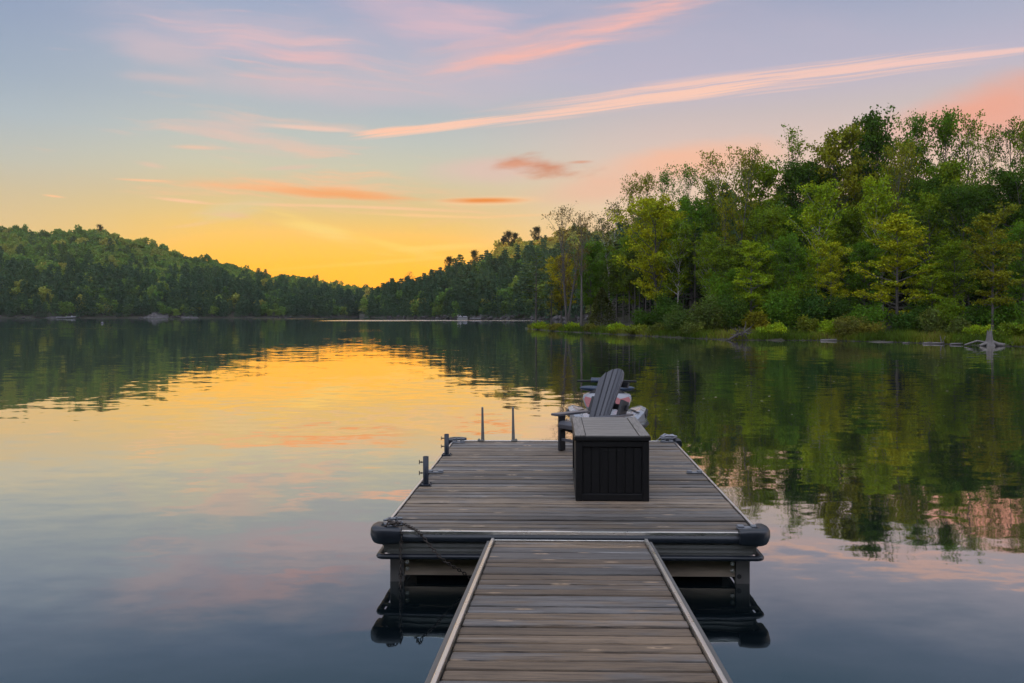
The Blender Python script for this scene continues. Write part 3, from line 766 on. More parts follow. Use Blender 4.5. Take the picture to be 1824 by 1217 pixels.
# ------------------------------------------------------------------ individual trees
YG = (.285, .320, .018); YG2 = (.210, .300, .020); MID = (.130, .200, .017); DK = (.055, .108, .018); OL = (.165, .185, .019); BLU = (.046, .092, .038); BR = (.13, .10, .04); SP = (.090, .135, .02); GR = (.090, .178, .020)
PROTOS = {}
def proto(kind, var):
    key = (kind, var)
    if key in PROTOS: return PROTOS[key]
    s = 100 + var * 17
    if kind == 'maple': w_, q = broadleaf(s, 14, 4.2, .2, 1, 42, 7, 25, .50, .135, 'round', .35, .5, pitch=(8, 42)); H0, R0 = 14, 4.2
    elif kind == 'layered': w_, q = broadleaf(s + 1, 12, 4.6, .14, 1, 36, 7, 26, .46, .125, 'layer', .6, .28, pitch=(-6, 20)); H0, R0 = 12, 4.4
    elif kind == 'dome': w_, q = broadleaf(s + 2, 15, 3.8, .2, 1, 46, 7, 28, .52, .14, 'round', .1, .7, pitch=(20, 55)); H0, R0 = 15, 3.8
    elif kind == 'aspen': w_, q = broadleaf(s + 3, 17, 2.3, .3, 1, 46, 6, 16, .34, .115, 'column', .0, .9, pitch=(38, 66), tr=.15); H0, R0 = 17, 2.2
    elif kind == 'thin': w_, q = broadleaf(s + 4, 17, 2.4, .36, 1, 34, 5, 9, .30, .105, 'column', .0, .9, pitch=(38, 66), tr=.14); H0, R0 = 17, 2.2
    elif kind == 'spread': w_, q = broadleaf(s + 5, 16, 4.0, .24, 2, 54, 7, 12, .38, .112, 'vase', .1, .7, spread=.3, pitch=(35, 62), fork=.2); H0, R0 = 16, 3.8
    elif kind == 'bare': w_, q = broadleaf(s + 6, 14, 3.2, .3, 3, 48, 5, 6, .36, .10, 'vase', .0, .8, spread=.42, pitch=(38, 66), tr=.2, fork=.03); H0, R0 = 14, 3.2
    elif kind == 'pole': w_, q = broadleaf(s + 7, 14, 1.7, .5, 1, 26, 5, 6, .34, .095, 'column', .0, .8, pitch=(38, 66), tr=.17); H0, R0 = 14, 1.7
    elif kind == 'birch': w_, q = broadleaf(s + 8, 14, 2.2, .3, 1, 36, 6, 20, .40, .125, 'column', .0, .8, lean=(.05 * (1 if var % 2 else -1), 0), pitch=(30, 58), tr=.125); H0, R0 = 14, 2.2
    elif kind == 'fork': w_, q = broadleaf(s + 9, 15, 2.4, .6, 2, 30, 5, 12, .42, .105, 'column', .0, .8, spread=.35, pitch=(30, 58), tr=.17, fork=.45); H0, R0 = 15, 2.2
    elif kind == 'slender': w_, q = broadleaf(s + 10, 13, 2.9, .22, 1, 34, 7, 20, .42, .122, 'round', .4, .45, pitch=(6, 40), tr=.12); H0, R0 = 13, 2.9
    elif kind == 'hemlock': w_, q = conifer(s + 11, 13, 2.5, .08, 26, 7, .28, .5, dens=8); H0, R0 = 13, 2.5
    elif kind == 'pine': w_, q = conifer(s + 12, 12, 2.4, .22, 20, 6, .05, .5, sparse=.12, shape='oval', up=.2, dens=10); H0, R0 = 12, 2.3
    elif kind == 'cedar': w_, q = cedar(s + 13); H0, R0 = 6, 1.6
    elif kind == 'shadepole': w_, q = broadleaf(s + 14, 11, 1.6, .5, 1, 18, 4, 16, .5, .16, 'round', .3, .6, tr=.09); H0, R0 = 11, 1.6
    H0 = float(np.percentile(q[:, :, 2], 99.6))
    wm = w_; me_w = bpy.data.meshes.new('trunk'); me_w.from_pydata(wm.v, [], wm.f); me_w.polygons.foreach_set('use_smooth', [True] * len(wm.f)); me_w.update()
    me_l = quad_mesh('crown', q)
    PROTOS[key] = (me_w, me_l, H0, R0); return PROTOS[key]
CATS = dict(hemlock='conifer', pine='conifer', cedar='conifer')
NAMES = dict(maple='maple_tree', layered='maple_tree', dome='broadleaf_tree', aspen='aspen_tree', thin='aspen_tree', spread='maple_tree', bare='bare_tree', pole='bare_tree', birch='birch_tree', fork='birch_tree', slender='young_maple_tree', hemlock='hemlock_tree', pine='pine_tree', cedar='cedar_tree', shadepole='young_tree')
def tree(kind, var, px, inl, top, hw, colr, label, group=None, bark=None, pos=None, depth=None, rz=None):
    me_w, me_l, H0, R0 = proto(kind, var)
    p = pos if pos is not None else bank_point(px, inl)
    depth = depth or (shore_depth(px) + inl)
    H = (HY - top) / FPX * depth + CAMZ - p.z
    sz = H / H0; sx = hw / FPX * depth / R0
    rz = (var * 1.7 + px * .013) if rz is None else rz
    if kind in ('birch', 'fork'): rz = 0.0 if rz is None else (rz if pos is not None else (.3 if px % 2 else -.3))
    root = empty(NAMES[kind], p, rz, label, 'tree', group or 'trees on the right bank')
    if group and group.startswith('pines'): root.name = 'pine_tree'
    key = bark or ('birch' if kind in ('birch', 'fork') else 'grey')
    m = dict(birch=BIRCH, grey=BARK, dark=DARKBARK)[key]
    mw = me_w if key != 'x' else me_w
    tr_ = link('trunk', mw, None, root); tr_.scale = ((sx + sz) / 2 if kind not in ('bare', 'fork', 'spread') else sx, (sx + sz) / 2 if kind not in ('bare', 'fork', 'spread') else sx, sz)
    if not mw.materials: mw.materials.append(m)
    tr_.material_slots[0].link = 'OBJECT'; tr_.material_slots[0].material = m
    cr = link('crown', me_l, None, root); cr.scale = tr_.scale
    if not me_l.materials: me_l.materials.append(NEEDLE if kind in ('hemlock', 'pine', 'cedar') else LEAF)
    cr.color = (*colr, 1)
    return root

G1 = 'trees on the right bank'
TREES = [
 ('pine', 1, 955, 5, 452, 36, SP, 'small green pine at the tip of the point, left of the bare trees'),
 ('pine', 2, 982, 7, 500, 26, SP, 'short yellowish pine between the point tip and the bare three-stemmed tree'),
 ('bare', 1, 1010, 6, 366, 42, BR, 'nearly leafless grey tree with three diverging stems on the point'),
 ('pole', 1, 1036, 5, 380, 24, BR, 'straight single-trunked grey tree with few leaves, right of the three-stemmed bare tree'),
 ('maple', 5, 1000, 12, 452, 32, (.30, .28, .02), 'low bright yellow maple behind the stems of the bare tree'),
 ('cedar', 1, 1072, 7, 512, 38, (.05, .062, .016), 'squat dark cone-shaped cedar on the point'),
 ('fork', 1, 1085, 24, 356, 27, (.09, .095, .035), 'white birch forking into a V with a thin brown top'),
 ('dome', 2, 1052, 18, 432, 34, GR, 'plain green round tree behind the straight grey trunk on the point'),
 ('maple', 1, 1168, 10, 352, 74, YG, 'broad yellow-green maple with heavy low boughs beside the dark cedar'),
 ('spread', 2, 1140, 22, 312, 42, OL, 'tall olive tree with a thin ragged top left above the broad yellow-green maple'),
 ('spread', 2, 1205, 22, 297, 44, GR, 'tall full green tree behind the broad yellow-green maple'),
 ('birch', 1, 1207, 11, 392, 28, MID, 'slim white birch standing close right of the broad yellow-green maple'),
 ('pine', 3, 1238, 13, 408, 36, BLU, 'soft blue-green pine between two white birch trunks'),
 ('birch', 2, 1266, 12, 415, 26, MID, 'leaning white birch right of the blue-green pine'),
 ('spread', 1, 1308, 17, 262, 54, OL, 'tall dark-limbed maple with a wide open crown, right of the leaning birch'),
 ('maple', 2, 1352, 21, 290, 42, MID, 'mid green maple filling the gap right of the open-crowned maple'),
 ('aspen', 2, 1268, 25, 318, 34, MID, 'green aspen whose top shows left of the open-crowned maple'),
 ('layered', 1, 1338, 7, 430, 42, YG2, 'yellow-green young maple with layered boughs above the shore willows'),
 ('thin', 1, 1413, 25, 226, 32, MID, 'thin tall aspen with a sparse twiggy top between two wide maples'),
 ('dome', 3, 1425, 20, 290, 48, DK, 'dark green full tree below the sparse twiggy aspen'),
 ('birch', 3, 1453, 12, 325, 40, YG2, 'white birch with a long pale bent trunk and yellow-green leaves'),
 ('dome', 4, 1408, 9, 420, 40, GR, 'blue-green low tree over the dense shore shrubs'),
 ('maple', 3, 1492, 21, 233, 56, OL, 'large olive-yellow maple left of the dark dome-shaped crown'),
 ('dome', 1, 1552, 26, 206, 46, DK, 'dark green dome-shaped crown on the skyline'),
 ('spread', 3, 1600, 18, 250, 54, OL, 'wide olive tree with visible limbs under the dark dome-shaped crown'),
 ('birch', 4, 1572, 13, 318, 40, YG2, 'white-stemmed birch leaning in front of the wide olive tree'),
 ('layered', 2, 1598, 7, 380, 76, YG, 'bright yellow-green maple with broad layered boughs reaching over the bank'),
 ('aspen', 3, 1633, 23, 204, 25, GR, 'green column-shaped aspen, first right of the dark dome-shaped crown'),
 ('aspen', 1, 1685, 24, 199, 27, GR, 'tallest full green aspen on the right-hand skyline'),
 ('maple', 4, 1655, 13, 345, 50, MID, 'mid green maple under the column-shaped aspens'),
 ('thin', 2, 1724, 23, 202, 30, MID, 'tall sparse aspen with sky showing through, right of the tallest full aspen'),
 ('thin', 3, 1762, 25, 222, 22, MID, 'thin wispy aspen next to the right-hand pair of aspens'),
 ('thin', 4, 1800, 24, 215, 24, DK, 'dark wispy aspen near the right edge of the wood'),
 ('aspen', 2, 1834, 23, 212, 26, MID, 'narrow aspen cut by the right edge of the photo'),
 ('slender', 1, 1768, 5, 368, 54, OL, 'slender young maple with a bare lower trunk behind the driftwood stump'),
 ('dome', 5, 1716, 14, 330, 42, DK, 'dark leafy tree behind the slender young maple'),
 ('maple', 1, 1822, 9, 395, 46, GR, 'blue-green leafy maple overhanging the right edge of the bank'),
 ('dome', 2, 1805, 17, 300, 48, DK, 'dark full tree behind the blue-green maple at the right edge'),
 ('slender', 2, 1480, 7, 430, 34, YG, 'small bright maple with one long yellow bough over the shrubs'),
 ('slender', 3, 1660, 8, 470, 36, YG2, 'small yellow-green maple low between the layered maple and the slender young one'),
 ('dome', 3, 1128, 15, 420, 36, MID, 'green full tree partly hidden behind the broad yellow-green maple'),
 ('maple', 3, 1232, 19, 352, 40, GR, 'green maple behind the blue-green pine'),
 ('dome', 4, 1290, 12, 440, 40, MID, 'low full green tree right of the leaning white birch'),
 ('maple', 4, 1312, 10, 480, 40, GR, 'low leafy maple over the tall willows'),
 ('dome', 5, 1372, 15, 370, 42, MID, 'full green tree left of the bent white birch trunk'),
 ('maple', 5, 1440, 17, 360, 44, GR, 'green maple right behind the bent white birch trunk'),
 ('dome', 2, 1512, 16, 372, 46, MID, 'full mid green tree between the bent birch and the layered maple'),
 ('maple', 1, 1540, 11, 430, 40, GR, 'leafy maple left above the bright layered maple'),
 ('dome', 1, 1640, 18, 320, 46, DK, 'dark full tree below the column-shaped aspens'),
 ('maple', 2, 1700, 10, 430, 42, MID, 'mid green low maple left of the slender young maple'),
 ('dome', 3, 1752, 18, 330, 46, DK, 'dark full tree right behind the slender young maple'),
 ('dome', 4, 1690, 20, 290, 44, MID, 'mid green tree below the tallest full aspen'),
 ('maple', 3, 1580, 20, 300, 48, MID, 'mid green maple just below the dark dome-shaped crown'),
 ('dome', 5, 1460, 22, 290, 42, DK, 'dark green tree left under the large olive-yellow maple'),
 ('dome', 1, 1185, 19, 380, 38, MID, 'green tree rising behind the slim white birch'),
 ('spread', 2, 1900, 14, 240, 60, OL, 'wide olive tree just outside the right edge of the photo'),
 ('maple', 2, 1975, 12, 260, 70, MID, 'broad green maple further along the bank outside the photo'),
 ('aspen', 3, 1940, 24, 215, 30, GR, 'tall aspen behind the trees outside the right edge'),
]
for i, (k, v, px, il, top, hw, co, lab) in enumerate(TREES):
    tree(k, v, px, il, top, hw, co, lab)
# dark hemlocks in the shade behind, nothing tells them apart
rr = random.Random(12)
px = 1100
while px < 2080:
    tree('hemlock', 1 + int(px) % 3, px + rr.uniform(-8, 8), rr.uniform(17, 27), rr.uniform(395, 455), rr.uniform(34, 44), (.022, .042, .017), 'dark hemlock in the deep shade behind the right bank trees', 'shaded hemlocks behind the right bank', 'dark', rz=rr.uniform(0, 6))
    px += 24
for px in (1098, 1110, 1121, 1131, 1139, 1150, 1158, 1187, 1217, 1229, 1290, 1321, 1650, 1690, 1725):
    tree('shadepole', 1 + px % 3, px, rr.uniform(11, 17), rr.uniform(430, 470), rr.uniform(20, 30), (.08, .12, .025), 'thin bare-stemmed young tree in the shade under the bank trees', 'thin young trees in the shade', 'grey', rz=rr.uniform(0, 6))
# skyline pines across the lake
def far_tree(kind, var, px, tt, fn, SH, RD, top, hw, co, lab, grp=None):
    d_ = interp(SH, px) + (interp(RD, px) - interp(SH, px)) * tt
    tree(kind, var, px, 0, top, hw, co, lab, grp, 'dark', pos=fn(px, tt), depth=d_, rz=px)
GP = 'pines standing out on the far skyline'
far_tree('pine', 1, 730, 1.0, mid_hill, M_SH, M_RD, 484, 15, (.03, .035, .012), 'lone bushy pine on the skyline beside the notch', GP)
for px, top, hw, lb in ((905, 412, 6, 'pine at the left end of the skyline clump on the steep hill'), (917, 415, 6, 'pine in the middle of the skyline clump on the steep hill'), (897, 421, 5, 'lowest pine of the skyline clump on the steep hill'), (956, 404, 7, 'pine alone on the ridge above the skyline clump of the steep hill'), (800, 457, 5, 'small pine halfway up the skyline of the steep hill'), (845, 446, 5, 'slim pine on the skyline below the clump of the steep hill')):
    far_tree('dome', 1 + px % 3, px, .99, mid_hill, M_SH, M_RD, top, hw * 1.15, (.03, .035, .012), lb, GP)
far_tree('dome', 2, 178, 1.0, left_hill, L_SH, L_RD, 400, 5, (.03, .035, .012), 'lone pine on the summit of the long left hill', GP)
far_tree('dome', 1, 808, .42, mid_hill, M_SH, M_RD, 486, 12, (.12, .13, .085), 'pale grey-green round tree on the steep hill among darker trees', 'pale trees on the steep hill')

# ------------------------------------------------------------------ shrubs, grass, driftwood, rocks
def shrub(px, inl, hwpx, hpx, co, label, var, leaf=.11, n=3400):
    d_ = shore_depth(px) + inl; W_ = hwpx / FPX * d_; H_ = hpx / FPX * d_
    wm, q = bush(300 + var, W_, H_, int(n * max(.6, min(2.2, W_ * H_ / 3))), leaf)
    root = empty('shrub', bank_point(px, inl), 0, label, 'shrub', 'shrubs along the right bank')
    wm.build('stems', DARKBARK, root, fix=False)
    o = link('foliage', quad_mesh('foliage', q), LEAF, root); o.color = (*co, 1)
SHRUBS = [
 (962, 1.5, 17, 10, YG2, 'low yellow-green bush at the very tip of the point'), (990, 1.2, 16, 10, (.16, .16, .03), 'low tawny bush at the water under the three-stemmed bare tree'),
 (1020, 1.8, 13, 12, YG2, 'small bright bush between the bare tree and the straight grey trunk'), (1052, 1.4, 18, 11, (.13, .14, .03), 'low olive bush in front of the dark cone-shaped cedar'),
 (1098, 1.6, 20, 14, YG2, 'bright bush at the water right of the cedar'), (1135, 1.2, 22, 13, (.16, .20, .03), 'broad low light-green bush under the broad maple'),
 (1172, 1.6, 18, 14, (.11, .14, .03), 'olive bush at the foot of the broad maple trunk'), (1215, 3.5, 34, 38, (.075, .12, .03), 'grey-green willow right of the broad maple trunk'),
 (1262, 4.0, 40, 52, (.085, .12, .03), 'tall grey-green willow left of the upturned roots'), (1240, 1.6, 26, 20, (.10, .13, .03), 'low pale willow at the water left of the upturned roots'),
 (1300, 6.5, 38, 56, (.06, .11, .02), 'dark green willow behind the upturned roots'), (1346, 4.5, 25, 36, (.15, .145, .014), 'rounded clipped-looking golden bush behind the upturned roots'),
 (1390, 6.5, 46, 66, GR, 'big dark green shrub right of the golden rounded bush'), (1375, 1.6, 24, 22, YG2, 'bright low bush at the water right of the upturned roots'),
 (1442, 6.0, 42, 62, (.05, .105, .022), 'big leafy shrub left of the rounded olive willow'), (1440, 2.4, 22, 30, (.13, .16, .02), 'small olive bush in front of the big leafy shrub'),
 (1520, 1.6, 42, 34, (.13, .135, .03), 'rounded olive willow overhanging the water beside the pale log'), (1478, 2.2, 30, 22, YG2, 'low bright bush left of the rounded olive willow'),
 (1660, 4.0, 20, 42, (.12, .16, .04), 'light green sapling clump behind the grassy bank'), (1705, 2.6, 24, 30, (.09, .12, .03), 'grey-green bush left of the driftwood stump'),
 (1742, 2.2, 22, 22, YG2, 'yellow-green bush just behind the driftwood stump'), (1800, 2.6, 32, 26, (.13, .19, .02), 'bright green bush behind the long driftwood root'),
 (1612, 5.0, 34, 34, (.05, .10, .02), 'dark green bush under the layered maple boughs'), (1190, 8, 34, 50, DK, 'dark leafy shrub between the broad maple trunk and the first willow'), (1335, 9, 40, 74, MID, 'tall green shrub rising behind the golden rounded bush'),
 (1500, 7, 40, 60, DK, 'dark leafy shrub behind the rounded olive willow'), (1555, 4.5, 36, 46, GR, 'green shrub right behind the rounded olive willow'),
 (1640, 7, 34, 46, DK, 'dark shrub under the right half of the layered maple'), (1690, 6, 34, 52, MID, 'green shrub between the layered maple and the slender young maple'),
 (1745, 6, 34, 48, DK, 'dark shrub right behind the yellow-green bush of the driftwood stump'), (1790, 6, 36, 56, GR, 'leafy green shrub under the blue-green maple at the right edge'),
 (1430, 8, 42, 86, MID, 'tall green shrub behind the big leafy ones, under the bent white birch'), (1290, 9, 40, 80, GR, 'tall leafy shrub behind the dark green willow'),
 (1145, 5, 26, 30, DK, 'dark shrub in the shade behind the broad low light-green bush'), (1860, 3, 40, 34, MID, 'green bush outside the right edge of the photo'),
]
for i, (px, il, hw, hp, co, lab) in enumerate(SHRUBS): shrub(px, il, hw, hp, co, lab, i)

def grass():
    rng = np.random.default_rng(44); n = 26000
    px = np.concatenate([rng.uniform(940, 1350, 8000), rng.uniform(1345, 2000, n - 8000)])
    il = np.abs(rng.normal(1.5, 1.3, n)) + .1
    dens = np.array([.55 + .45 * math.sin(p * .06) * math.sin(p * .023 + 1) for p in px])
    keep = rng.uniform(0, 1, n) < .45 + .55 * dens
    px, il = px[keep], il[keep]
    P = np.array([tuple(bank_point(a, b_)) for a, b_ in zip(px, il)])
    m = len(P); hgt = rng.uniform(.25, .75, m) * (.6 + .4 * dens[keep]); a = rng.uniform(0, 2 * PI, m); wd = rng.uniform(.025, .05, m)
    sx = np.stack([np.cos(a) * wd, np.sin(a) * wd, np.zeros(m)], 1)
    bend = np.stack([rng.normal(0, .3, m), rng.normal(0, .3, m), np.ones(m)], 1) * hgt[:, None]
    V_ = np.stack([P - sx, P + sx, P + bend * .6 + sx * .8, P + bend], 1)
    tint = np.clip(.5 + .35 * np.sin(px * .035) + rng.normal(0, .12, m), 0, 1)
    tag(link('grass', quad_mesh('grass', V_, attr=tint), GRASS), 'fresh green grass and sedge along the right water edge', kind='stuff')
grass()

def driftwood_stump():
    p = bank_point(1763, -.35); p.z = 0
    d_ = p.y; k = d_ / FPX
    root = empty('driftwood_stump', p, 0, 'silver-grey jagged dead stump with long roots at the water edge', 'stump')
    b = MB(); n = 20; rd = random.Random(8); secs = []
    prof = [(-.15, .42), (.05, .34), (.2, .25), (.4, .2), (.6, .17), (.75, .15), (.85, .13)]
    jag = [rd.uniform(-.12, .5) * (1 if i % 3 else .25) for i in range(n)]
    for j, (z, r_) in enumerate(prof):
        q = j / (len(prof) - 1)
        secs.append([Vector((r_ * (1 + .22 * math.sin(5 * a + 1) + .1 * math.sin(9 * a)) * math.cos(a), r_ * (1 + .22 * math.sin(5 * a + 1)) * math.sin(a), z + (jag[i] * q * q))) for i in range(n) for a in [2 * PI * i / n]])
    inner = [Vector((v.x * .55, v.y * .55, v.z - .25)) for v in secs[-1]]
    b.loft(secs + [inner]); b.build('stump', DRIFT, root)
    def rootpiece(pts, r0, r1):
        bb = MB(); bb.tube(pts, [r0 + (r1 - r0) * i / (len(pts) - 1) for i in range(len(pts))], 9, squash=.75); bb.build('root', DRIFT, root)
    rootpiece([(.1, 0, .25), (.5, -.1, .1), (1.0, -.15, .06), (1.6, -.05, .16), (2.2, .1, .3), (2.9, .2, .3)], .24, .05)
    rootpiece([(1.3, -.05, .1), (1.9, .25, .34), (2.5, .4, .42), (3.1, .5, .4)], .13, .03)
    rootpiece([(-.15, 0, .2), (-.5, -.1, .12), (-.8, -.2, .03)], .18, .08)
    rootpiece([(-.3, .1, .25), (-.8, .1, .34), (-1.3, 0, .2), (-1.75, -.1, .08)], .1, .06)
    rootpiece([(0, .2, .3), (.3, .6, .15), (.5, 1.1, .25)], .2, .1)
driftwood_stump()
def log(px, inl, L, r, ang, label, name='driftwood_log', tilt=.04, branches=()):
    p = bank_point(px, inl); p.z = max(p.z, .02) + r * .45
    root = empty(name, p, ang, label, 'driftwood', 'dead wood along the right water edge')
    b = MB(); pts = [(-L / 2 + L * i / 5, .05 * math.sin(i * 2), tilt * L * (i / 5 - .5)) for i in range(6)]
    b.tube(pts, [r * (1 - .09 * i) for i in range(6)], 9); b.build('log', DRIFT, root)
    for (x0, dx_, dy_, dz_, rr_) in branches:
        bb = MB(); bb.tube([(x0, 0, 0), (x0 + dx_ * .5, dy_ * .5, dz_ * .55), (x0 + dx_, dy_, dz_)], [rr_, rr_ * .8, rr_ * .35], 7); bb.build('branch', DRIFT, root)
log(1486, .1, 2.3, .1, .1, 'pale smooth log lying at the water left of the rounded olive willow')
log(1672, -.1, 2.2, .09, -.05, 'bleached log with upright white broken branches left of the stump', 'driftwood_log', .02, ((.2, -.1, 0, .55, .05), (.3, .18, .05, .5, .05), (.4, .5, .1, .18, .04), (-.3, -.5, -.1, .1, .04)))
log(1715, .25, 1.9, .07, .12, 'thin grey log lying between the branched log and the stump')
log(1585, .0, 3.2, .035, .02, 'long thin dark stick along the water edge under the grassy bank')
log(1614, -1.2, .5, .05, .2, 'short pale piece of wood floating off the grassy bank')
def root_wad():
    p = bank_point(1316, -.3); p.z = 0
    root = empty('upturned_roots', p, 0, 'tangled upturned dead roots and trunk in the water before the willows', 'driftwood', 'dead wood along the right water edge')
    b = MB(); b.tube([(-1.0, -.4, .03), (-.5, -.1, .26), (.0, .2, .5), (.5, .5, .62)], [.07, .10, .11, .09], 9); b.build('trunk', DARKBARK, root)
    rd = random.Random(5)
    for i in range(22):
        a = rd.uniform(0, PI); L = rd.uniform(.5, 1.15); x0 = rd.uniform(-.3, .7)
        pts = [(x0, .2, rd.uniform(.2, .7))]
        dv = Vector((math.cos(a), rd.uniform(-.6, .2), math.sin(a) * .9 - .1))
        for k in range(3): dv = (dv + Vector((rd.uniform(-.4, .4), rd.uniform(-.3, .3), rd.uniform(-.35, .25)))).normalized(); q = Vector(pts[-1]) + dv * L / 3; q.z = max(q.z, .0); pts.append(tuple(q))
        bb = MB(); bb.tube(pts, [.06, .045, .03, .012], 6); bb.build('root', DRIFT if i % 3 == 0 else DARKBARK, root)
root_wad()

ROCK = soil_material('grey_rock', (.085, .08, .082), (.035, .033, .035), .9)
def rocks(label, fn, px0, px1, n, hmax, seed, name='shore_rocks', tmax=.03):
    rd = random.Random(seed); b = MB()
    for i in range(n):
        px = rd.uniform(px0, px1); p = fn(px, rd.uniform(0, tmax)); s = rd.uniform(.35, 1) * hmax
        M_ = Matrix.Rotation(rd.uniform(0, 6), 4, 'Z') @ Matrix.Rotation(rd.uniform(-.5, .5), 4, 'X')
        bm = bmesh.new(); bmesh.ops.create_icosphere(bm, subdivisions=1, radius=s)
        for v in bm.verts: v.co = M_ @ Vector((v.co.x * 1.5 * rd.uniform(.8, 1.2), v.co.y * rd.uniform(.8, 1.2), v.co.z * .8 * rd.uniform(.7, 1.2)))
        bm.verts.index_update()
        b.add([v.co + Vector((p.x, p.y - 1.0, max(0, p.z) + s * .25)) for v in bm.verts], [[v.index for v in f.verts] for f in bm.faces]); bm.free()
    tag(b.build(name, ROCK), label, kind='stuff')
rocks('grey boulders along the waterline of the steep hill', mid_hill, 690, 1080, 150, 1.0, 4)
rocks('grey boulders along the waterline of the long left hill', left_hill, 0, 640, 80, .8, 6)
def outcrop(px, w_, h_, label, seed):
    p = left_hill(px, .0); rd = random.Random(seed); b = MB()
    for i in range(16):
        x = rd.uniform(-.5, .5) * w_; hh = h_ * (1 - abs(x) / w_ * 1.4) * rd.uniform(.5, 1); ww = rd.uniform(2, 5)
        secs = []
        for j in range(5):
            q = j / 4; secs.append([Vector((x + ww * (1 - .5 * q) * math.cos(a) * rd.uniform(.8, 1.15), rd.uniform(-1, 1) + 6 * q + 3 * (1 - .4 * q) * math.sin(a) - 3, -1 + q * hh + rd.uniform(-.3, .3))) for a in [2 * PI * k / 7 for k in range(7)]])
        b.loft(secs, smooth=False)
    o = b.build('rock_outcrop', ROCK, None, p); tag(o, label, 'rock', 'bare rock faces on the left hill shore')
outcrop(275, 13, 4.5, 'larger bare grey rock face at the foot of the long left hill', 1)
outcrop(335, 9, 3, 'smaller bare grey rock face right of the larger one on the left hill shore', 2)
outcrop(95, 9, 2.5, 'pale low rock ledge behind the small white boat on the left shore', 3)

# ------------------------------------------------------------------ man-made materials
def plank_material(name, warm, cool, dark):
    m, t, out = mat(name)
    b = t.new('ShaderNodeBsdfPrincipled'); t.l.new(b.outputs[0], out.inputs[0])
    tc = t.new('ShaderNodeTexCoord').outputs['Object']; rnd = t.new('ShaderNodeNewGeometry').outputs['Random Per Island']
    off = t.comb(t.math('MULTIPLY', rnd, 37.0), t.math('MULTIPLY', rnd, 11.0), t.math('MULTIPLY', rnd, 91.0))
    pv = t.vadd(tc, off)
    # knots: stretched cells; they also bend the grain round them
    vo = t.new('ShaderNodeTexVoronoi'); t.l.new(t.vmul(pv, (2.6, 9.5, 0)), vo.inputs['Vector']); vo.inputs['Scale'].default_value = 1.0; vo.inputs['Randomness'].default_value = 1.0
    kd = vo.outputs['Distance']
    knot = t.smooth(kd, .075, .045); halo = t.smooth(kd, .20, .08)
    swirl = t.math('MULTIPLY', halo, .035)
    gy = t.vadd(pv, t.comb(0, swirl, 0))
    grain = t.noise(t.vmul(gy, (3.2, 120, 30)), 1.0, 5, .7, dist=.6)
    streak = t.noise(t.vmul(gy, (.9, 26, 9)), 1.0, 4, .6)
    blot = t.noise(t.vmul(pv, (1.7, 6, 4)), 1.0, 4, .6)
    r2 = t.math('FRACT', t.math('MULTIPLY', rnd, 7.31))
    c = t.mix(t.smooth(t.math('ADD', blot, t.math('MULTIPLY', t.math('SUBTRACT', r2, .5), .45)), .38, .62), (*cool, 1), (*warm, 1))
    c = t.mix(t.math('MULTIPLY', t.smooth(rnd, 0, 1), .5), c, (*dark, 1))
    k = t.math('MULTIPLY_ADD', t.math('FRACT', t.math('MULTIPLY', rnd, 3.77)), .85, .48)
    c = t.mix(1.0, c, t.comb(k, k, k), 'MULTIPLY')
    c = t.mix(t.smooth(grain, .44, .66, 0, .9), c, (*dark, 1))
    c = t.mix(t.smooth(streak, .5, .75, 0, .65), c, (*[x * .75 for x in dark], 1))
    c = t.mix(t.smooth(streak, .42, .25, 0, .5), c, (*[min(1, x * 1.7) for x in cool], 1))
    c = t.mix(t.math('MULTIPLY', halo, .7), c, (*[x * 1.8 for x in warm], 1))
    c = t.mix(t.math('MULTIPLY', knot, .85), c, (.03, .02, .014, 1))
    wet = t.noise(t.vmul(tc, (.7, .9, 0)), 1.0, 3, .5)
    kw = t.smooth(wet, .35, .7, .8, 1.15); c = t.mix(1.0, c, t.comb(kw, kw, kw), 'MULTIPLY')
    t.l.new(c, b.inputs['Base Color'])
    t.put(b.inputs['Roughness'], t.math('MULTIPLY_ADD', grain, .35, .38)); b.inputs['Specular IOR Level'].default_value = .45
    bn = t.new('ShaderNodeBump'); bn.inputs['Strength'].default_value = .8; bn.inputs['Distance'].default_value = .0035
    t.put(bn.inputs['Height'], t.math('ADD', grain, t.math('MULTIPLY', streak, .8))); t.l.new(bn.outputs[0], b.inputs['Normal'])
    return m
DOCKWOOD = plank_material('weathered_dock_boards', (.235, .178, .124), (.190, .178, .168), (.042, .033, .027))
RAMPWOOD = plank_material('weathered_gangway_boards', (.250, .175, .112), (.186, .176, .170), (.038, .029, .024))
ALU = principled('mill_aluminium', (.86, .83, .78), .3, 1.0, var=.08, vscale=5, stretch=(1, 1, 12), bump=.15)
PAINT2 = principled('grey_anodised_flange', (.13, .125, .12), .5, .3, var=.2, vscale=6, stretch=(1, 1, 8))
GALV = principled('galvanised_steel', (.20, .205, .195), .55, .3, var=.25, vscale=12, bump=.1)
VINYL = principled('navy_black_vinyl', (.012, .016, .024), .38, 0, .5, var=.2, vscale=9, bump=.15, bscale=60)
PAINT = principled('dark_navy_paint', (.014, .02, .032), .42, .2, .5, var=.2, vscale=20)
SKIRT = principled('stained_skirt_board', (.55, .44, .33), .75, 0, .3, var=.4, vscale=3, stretch=(1, 6, 14), bump=.4, bscale=30)
DARKFLOAT = principled('black_float_plastic', (.012, .012, .013), .6)
CHAINM = principled('rusty_chain_steel', (.075, .062, .055), .55, .75, var=.5, vscale=60)
CLEATM = principled('cast_grey_cleat', (.17, .18, .20), .45, .3, var=.2, vscale=30)
BOXM = principled('black_resin_box', (.0085, .0085, .0095), .5, 0, .35, var=.25, vscale=14, stretch=(14, 14, 2), bump=.25, bscale=25)
